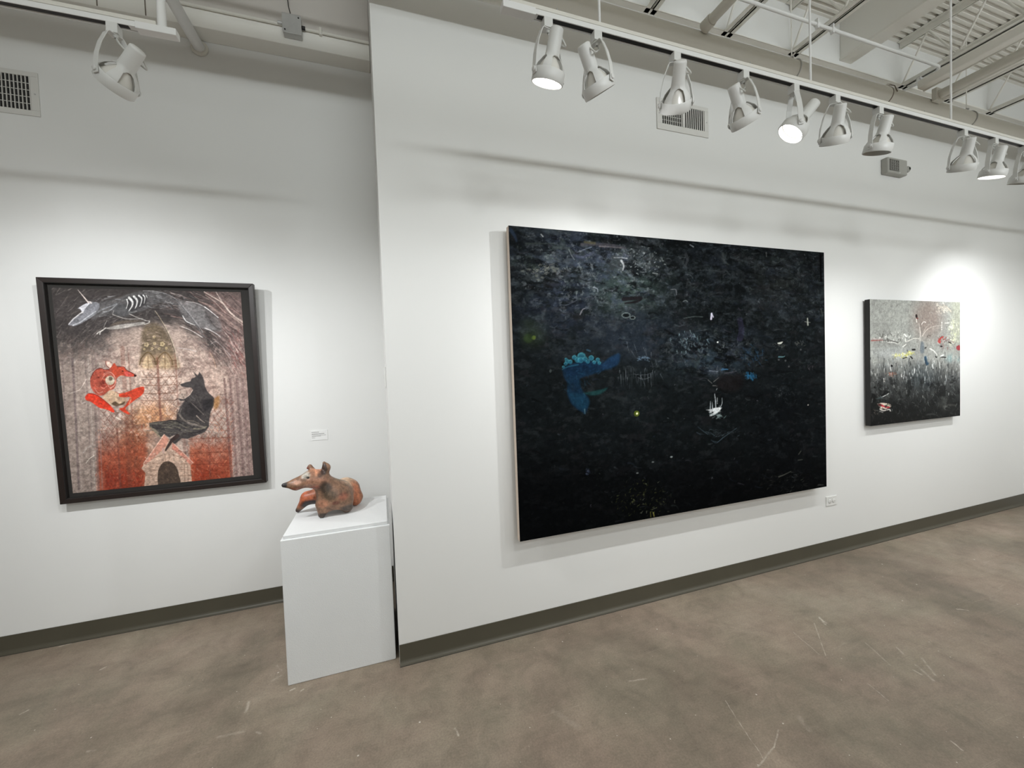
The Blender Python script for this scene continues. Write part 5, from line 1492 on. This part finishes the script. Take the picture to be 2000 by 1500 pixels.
B.dabs(60, smooth01(1.1 - B.sd(1466, 735, 13, 8)), [(34, 90, 128), (44, 104, 140), (26, 70, 108)], (2, 7), (.8, 2), 70, 50, (.4, .8)); B.dabs(60, smooth01(1.1 - B.sd(1470, 695, 30, 25)), [(40, 70, 96), (34, 58, 84)], (3, 12), (.6, 1.8), 40, 60, (.25, .6))
B.fill(d4(720, 560, 960, 560, 960, 700, 860, 760, 700, 720, 660, 640), (24, 20, 20), .6, 6)
B.dot(*d4(677, 172)[0], 1.5, (240, 242, 236), 1); B.dot(*d4(520, 290)[0], 3.6, (16, 20, 26), .8)
B.fill(d4(1380, 180, 1420, 170, 1450, 165, 1430, 190, 1400, 195), (210, 210, 200), .9, .7); B.dabs(26, smooth01(1.1 - B.sd(1522, 675, 16, 9)), [(96, 98, 92), (76, 78, 74)], (2, 6), (.6, 1.6), 0, 70, (.3, .6))
B.dabs(22, smooth01(1.1 - B.sd(1563, 671, 14, 5)), [(110, 110, 104)], (2, 6), (.6, 1.4), 0, 70, (.3, .6)); B.line(d4(1400, 345, 1450, 345, 1470, 338), (2.4, 1.4), (92, 128, 134), .85, .6)
for p in ((1400, 380), (1480, 390), (1520, 460), (1660, 260)): B.dot(*d4(*p)[0], 1.8, (96, 96, 98), .6)
B.dabs(26, smooth01(1.1 - B.sd(1585, 716, 9, 12)), [(92, 84, 90), (76, 70, 76)], (2, 6), (.6, 1.4), 80, 50, (.3, .6)); B.dot(*d4(1747, 915)[0], 1.2, (200, 190, 180), .95); B.dabs(36, smooth01(1.1 - B.sd(1530, 770, 22, 14)), [(66, 70, 74), (80, 84, 86)], (2, 7), (.6, 1.6), 30, 60, (.3, .6))
B.dabs(16, smooth01(1.1 - B.sd(1147, 922, 5, 8)), [(84, 92, 112), (66, 74, 96)], (2, 6), (.6, 1.6), 60, 40, (.4, .7))
for p in ((1720, 390), (1945, 330), (1530, 525)): B.dot(*d5(*p)[0], 2.4, (120, 124, 124), .7, 1.5)
B.line(d5(1725, 1010, 1735, 1050), 2, (140, 134, 70), .8, .6); B.line(d5(1690, 1000, 1695, 1060), 1.5, (110, 108, 50), .7, .6)
B.line(d6(1265, 520, 1320, 500, 1400, 460), (3, 1), (96, 96, 88), .7, 1); B.line(d6(1485, 270, 1510, 235), 2, (90, 90, 80), .6, .8); B.line(d6(1480, 335, 1525, 330), 2, (88, 90, 84), .6, .8); B.dot(*d6(65, 298)[0], 2.4, (150, 156, 156), .7, 1.4)
for i, x in enumerate((1700, 1712, 1722, 1732, 1744, 1756)):      # scribbled signature, illegible
    B.line(d6(x, 618 - i * .6, x + 5, 606, x + 9, 616), .8, (92, 92, 90), .7, .4)
B.img *= (1 + .5 * (B.noise(110, 110, 3, .7) - .5))[..., None]
B.build('painted_canvas', pigment_mat('dark_oil_paint', 0.6, 0.012, 0.3, 60, (1, 1, 1.8)), big, 1.0, Matrix.Translation(big.location).inverted())

# ------------------------------------------------------------------ small painting
SX0, SX1, SZ0, SZ1, SD = 3.6481, 4.8363, 0.9675, 1.9630, 0.050
M_SEDGE = plain('black_canvas_edge', srgb(18, 17, 15), 0.7, var=0.1, vscale=20)
small = canvas('small_painting', SX0, SX1, SZ0, SZ1, YA, SD, 'small square grey and black abstract painting right of the very large dark one', M_SEDGE, 0.036)
S = sheet_of(SX0, SX1, SZ0, SZ1, YA - SD, 320, 340, 23)
X, Y = S.X, S.Y
S.tex = S.noise(50, 50, 4, .7)
s1, s2 = crop(1680, 575, 9.524), crop(1680, 700, 8.824)
n = S.noise(6, 8, 5, .6); n2 = S.noise(16, 10, 5, .65); n3 = S.noise(14, 4, 5, .65)
S.img[:] = rgb(150, 151, 146)
S.put(smooth01((n - .4) * 4) * .6, rgb(176, 178, 172))
S.put(smooth01(1.25 - S.sd(1812, 622, 36, 52)) * .75, rgb(134, 118, 110))
S.put(smooth01((X - 1848) / 20) * smooth01((690 - Y) / 40) * .6, rgb(170, 172, 152))
S.put(smooth01(1.2 - S.sd(1740, 690, 50, 16)) * .5, rgb(186, 190, 190))
S.put(smooth01(1.1 - S.sd(1725, 718, 30, 12)) * .5, rgb(160, 168, 170))
lev = 712 + 18 * (n3 - .5) * 2
S.put(smooth01((Y - lev + 16) / 34) * .8, rgb(98, 98, 96))
S.put(smooth01((Y - lev - 8) / 30) * .85, rgb(58, 60, 60))
S.put(smooth01((Y - lev - 30) / 50) * .9, rgb(22, 24, 24))
S.put(smooth01(1.2 - S.sd(1800, 735, 40, 34)) * .5, rgb(48, 58, 62))
S.put(smooth01(1.1 - S.sd(1850, 790, 24, 26)) * smooth01((n2 - .38) * 5) * .6, rgb(82, 84, 80))
S.put(smooth01(1.1 - S.sd(1740, 765, 40, 20)) * smooth01((n2 - .38) * 5) * .6, rgb(84, 86, 84))
S.put(smooth01((Y - 780) / 40) * .7, rgb(10, 10, 10))
S.put(smooth01(1.1 - S.sd(1862, 700, 22, 12)) * smooth01((n2 - .3) * 5) * .75, rgb(128, 158, 160))
S.dabs(500, smooth01((700 - Y) / 30), [(196, 198, 192), (120, 120, 114), (168, 168, 160), (104, 100, 96)], (2, 8), (.5, 1.6), 0, 60, (.15, .5), .4)
S.dabs(420, smooth01(1.2 - np.abs(Y - 735) / 45), [(176, 178, 174), (40, 44, 46), (112, 116, 116), (20, 22, 24), (140, 146, 148)], (3, 12), (.6, 1.8), 88, 12, (.25, .75), .1)
S.dabs(420, smooth01((Y - 740) / 30), [(74, 76, 74), (12, 12, 12), (96, 96, 92), (6, 6, 6), (52, 58, 58)], (2, 9), (.6, 2), 70, 60, (.2, .6), .3)
S.dabs(130, smooth01(1.2 - S.sd(1745, 660, 40, 12)), [(236, 236, 230), (214, 214, 208), (60, 58, 54)], (1.5, 7), (.5, 1.6), 80, 50, (.4, .9), .3)
S.dabs(90, smooth01(1.2 - S.sd(1850, 668, 24, 14)), [(70, 64, 58), (180, 176, 166), (120, 60, 56), (226, 222, 212)], (1.5, 6), (.5, 1.6), 80, 60, (.3, .8), .3)
S.dabs(80, smooth01(1.2 - S.sd(1862, 650, 12, 26)), [(220, 224, 186), (236, 236, 214), (190, 194, 160)], (2, 7), (.8, 2), 60, 60, (.3, .8), .3)
S.dabs(40, smooth01(1.2 - S.sd(1843, 604, 14, 10)), [(216, 204, 186), (236, 226, 208)], (2, 8), (.7, 1.8), 40, 30, (.3, .8), .3)
for p, w, col, a in (((210, 860, 320, 855, 430, 850), (2.5, 1), (150, 70, 66), .8), ((220, 820, 330, 830, 420, 815), 1.2, (206, 182, 176), .7), ((430, 855, 560, 855, 700, 895), (1, 1.4), (50, 46, 44), .8), ((520, 895, 620, 895, 700, 920), (2, 1), (232, 232, 226), .85),
                     ((800, 970, 850, 930), (3, 1.6), (240, 240, 234), .9), ((860, 880, 930, 850, 1000, 820, 1090, 825), (1.2, 1.4), (226, 222, 214), .85), ((820, 740, 870, 790), (2.6, 2), (240, 240, 236), .9), ((840, 820, 850, 880), 2, (236, 236, 230), .9),
                     ((1095, 540, 1110, 640, 1120, 740, 1115, 850), (1, 3), (206, 198, 190), .85), ((1160, 770, 1220, 680, 1300, 620, 1400, 590, 1500, 575), (1.6, .8), (206, 196, 186), .8), ((1180, 700, 1230, 610, 1300, 555), (1.2, .7), (200, 188, 178), .7), ((1140, 560, 1180, 510, 1220, 520), (1, 1.6), (230, 226, 220), .8),
                     ((1115, 800, 1110, 950, 1100, 1160), (3, 2), (170, 168, 162), .7), ((1580, 535, 1650, 530), 1.6, (226, 224, 214), .85), ((1430, 170, 1432, 215), 1.6, (236, 226, 210), .9), ((1560, 210, 1640, 260, 1690, 320), (2, 3), (222, 208, 188), .6)):
    S.line(s1(*p), w, col, a, .6)
S.fill(s1(1035, 370, 1060, 375, 1065, 430, 1040, 435, 1028, 400), (24, 10, 10), .95, .5); S.fill(s1(1050, 430, 1080, 440, 1070, 460, 1045, 455), (110, 40, 36), .8, .5); S.line(s1(1048, 465, 1050, 515), 1.8, (236, 232, 222), .95, .4)
for y in (522, 552, 585, 618, 655): S.dot(*s1(1518, y)[0], 1.0, (240, 238, 228), .95)
S.dabs(60, smooth01(1.1 - S.sd(1760, 693, 26, 7)), [(214, 210, 120), (230, 228, 160), (196, 192, 100), (240, 240, 220)], (1.5, 5), (.8, 2.2), -20, 60, (.5, .95)); S.dabs(26, smooth01(1.1 - S.sd(1779, 690, 9, 6)), [(200, 196, 84), (232, 230, 170)], (1.5, 4), (.8, 2), -20, 60, (.6, .95))
for p, w in (((975, 1030, 1015, 1028), 3.4), ((800, 1190, 870, 1170), 1.8), ((940, 1160, 970, 1190), 2.6), ((1500, 965, 1520, 970), 3), ((1645, 885, 1690, 910), 2), ((1505, 1165, 1590, 1170), 2), ((1405, 1160, 1420, 1170), 2.4), ((575, 1320, 600, 1333), 2.6), ((1205, 1000, 1225, 990), 2)):
    S.line(s1(*p), w, (20, 18, 18), .92, .5)
S.line(s1(1270, 800, 1250, 780, 1280, 760, 1310, 775), 1, (70, 60, 56), .8, .5)
S.fill(s1(1440, 880, 1460, 830, 1520, 780, 1560, 790, 1500, 840, 1500, 900, 1470, 910), (160, 62, 58), .9, .8); S.line(s1(1540, 840, 1580, 825, 1600, 790), (2, 1.2), (150, 66, 60), .85, .6); S.fill(s1(1790, 970, 1830, 945, 1860, 960, 1860, 1030, 1820, 1040, 1790, 1010), (146, 44, 52), .9, .8)
S.line(s1(1300, 1010, 1370, 1050, 1430, 1130), (2.4, 1.4), (230, 230, 224), .9, .6); S.line(s1(1500, 1150, 1550, 1125), 2.6, (230, 234, 230), .85, .6)
S.fill(s1(1130, 880, 1180, 900, 1190, 1050, 1150, 1100, 1115, 1050), (96, 108, 118), .7, 2); S.fill(s1(1190, 1160, 1240, 1150, 1250, 1250, 1280, 1280, 1240, 1320, 1200, 1250), (34, 62, 84), .85, 1.2)
for p, w, col, a in (((940, 180, 935, 250), 2, (226, 228, 226), .9), ((710, 280, 715, 315), 2, (228, 228, 224), .9), ((1245, 110, 1260, 170), 2, (220, 222, 220), .85), ((1370, 60, 1370, 160), 1.6, (214, 216, 212), .8), ((1115, 310, 1115, 420), 2, (150, 156, 158), .8), ((1190, 320, 1200, 390), 1.6, (140, 144, 146), .7),
                     ((750, 290, 755, 330), 1.4, (200, 202, 200), .8), ((410, 350, 415, 400), 1.6, (214, 206, 196), .8), ((890, 230, 895, 280), 1.2, (190, 194, 194), .8), ((1010, 110, 1015, 160), 1.5, (200, 206, 208), .8)):
    S.line(s2(*p), w, col, a, .5)
for p in ((530, 240), (540, 130), (250, 500), (1590, 310)): S.dot(*s2(*p)[0], 2.0, (10, 10, 10), .95)
S.dabs(30, smooth01(1.1 - S.sd(1741, 731, 12, 6)), [(196, 92, 70), (236, 230, 220), (150, 80, 60), (210, 130, 90)], (1.2, 4), (.6, 1.4), 30, 70, (.5, .9))
S.fill(s2(350, 640, 400, 600, 430, 555, 520, 570, 450, 620, 370, 665), (10, 11, 12), .95, .8); S.line(s2(370, 668, 430, 640, 490, 605), (1.6, 1), (226, 228, 226), .9, .5); S.fill(s2(200, 600, 270, 630, 280, 720, 230, 760, 195, 700), (8, 8, 9), .9, 1.5); S.line(s2(280, 690, 340, 680, 380, 670), 3, (70, 80, 80), .8, 1)
S.fill(s2(290, 780, 360, 765, 430, 770, 520, 790, 530, 830, 480, 870, 400, 880, 340, 850), (232, 214, 198), .95, .8); S.fill(s2(300, 800, 350, 785, 420, 815, 500, 830, 510, 860, 440, 850, 360, 825), (186, 42, 54), .95, .7)
S.line(s2(380, 855, 430, 880, 500, 860), 1.6, (20, 14, 14), .9, .5); S.line(s2(340, 870, 400, 900, 500, 880, 520, 905), (2, 2), (236, 230, 222), .9, .6); S.dot(*s2(480, 800)[0], 3, (214, 210, 180), .9); S.line(s2(340, 910, 390, 930), 2, (190, 186, 180), .7, .8)
S.dabs(30, smooth01(1.1 - S.sd(1708, 806, 12, 8)), [(120, 112, 100), (12, 12, 12)], (1.5, 5), (.6, 1.6), 40, 80, (.4, .8)); S.fill(s2(1480, 760, 1590, 770, 1700, 740, 1700, 800, 1560, 800), (12, 12, 12), .8, 2); S.line(s2(1450, 830, 1560, 800, 1640, 810), (5, 3), (88, 88, 84), .6, 2); S.line(s2(1140, 970, 1250, 960, 1330, 980), (3, 2), (80, 82, 80), .6, 1.5)
S.fill(s2(1130, 430, 1220, 410, 1260, 460, 1180, 500), (14, 18, 22), .7, 3)
S.dabs(160, smooth01(1.2 - np.abs(Y - 722) / 26), [(206, 210, 208), (232, 232, 228), (24, 28, 30), (150, 158, 160)], (3, 11), (.6, 1.6), 89, 8, (.4, .9), .1)
S.dabs(120, smooth01((Y - 735) / 20) * smooth01((815 - Y) / 20), [(120, 124, 122), (8, 8, 8), (96, 100, 98)], (3, 10), (.8, 2.2), 60, 60, (.3, .7), .4)
S.put(smooth01((S.noise(16, 22, 5, .7) - .52) * 8) * smooth01((Y - 720) / 30) * .6, rgb(9, 10, 10))
S.img *= (1 + .36 * (S.noise(80, 80, 3, .7) - .5))[..., None]
S.build('painted_canvas', pigment_mat('abstract_oil_paint', 0.55, 0.10, 0.3, 80), small, 1.0, Matrix.Translation(small.location).inverted())
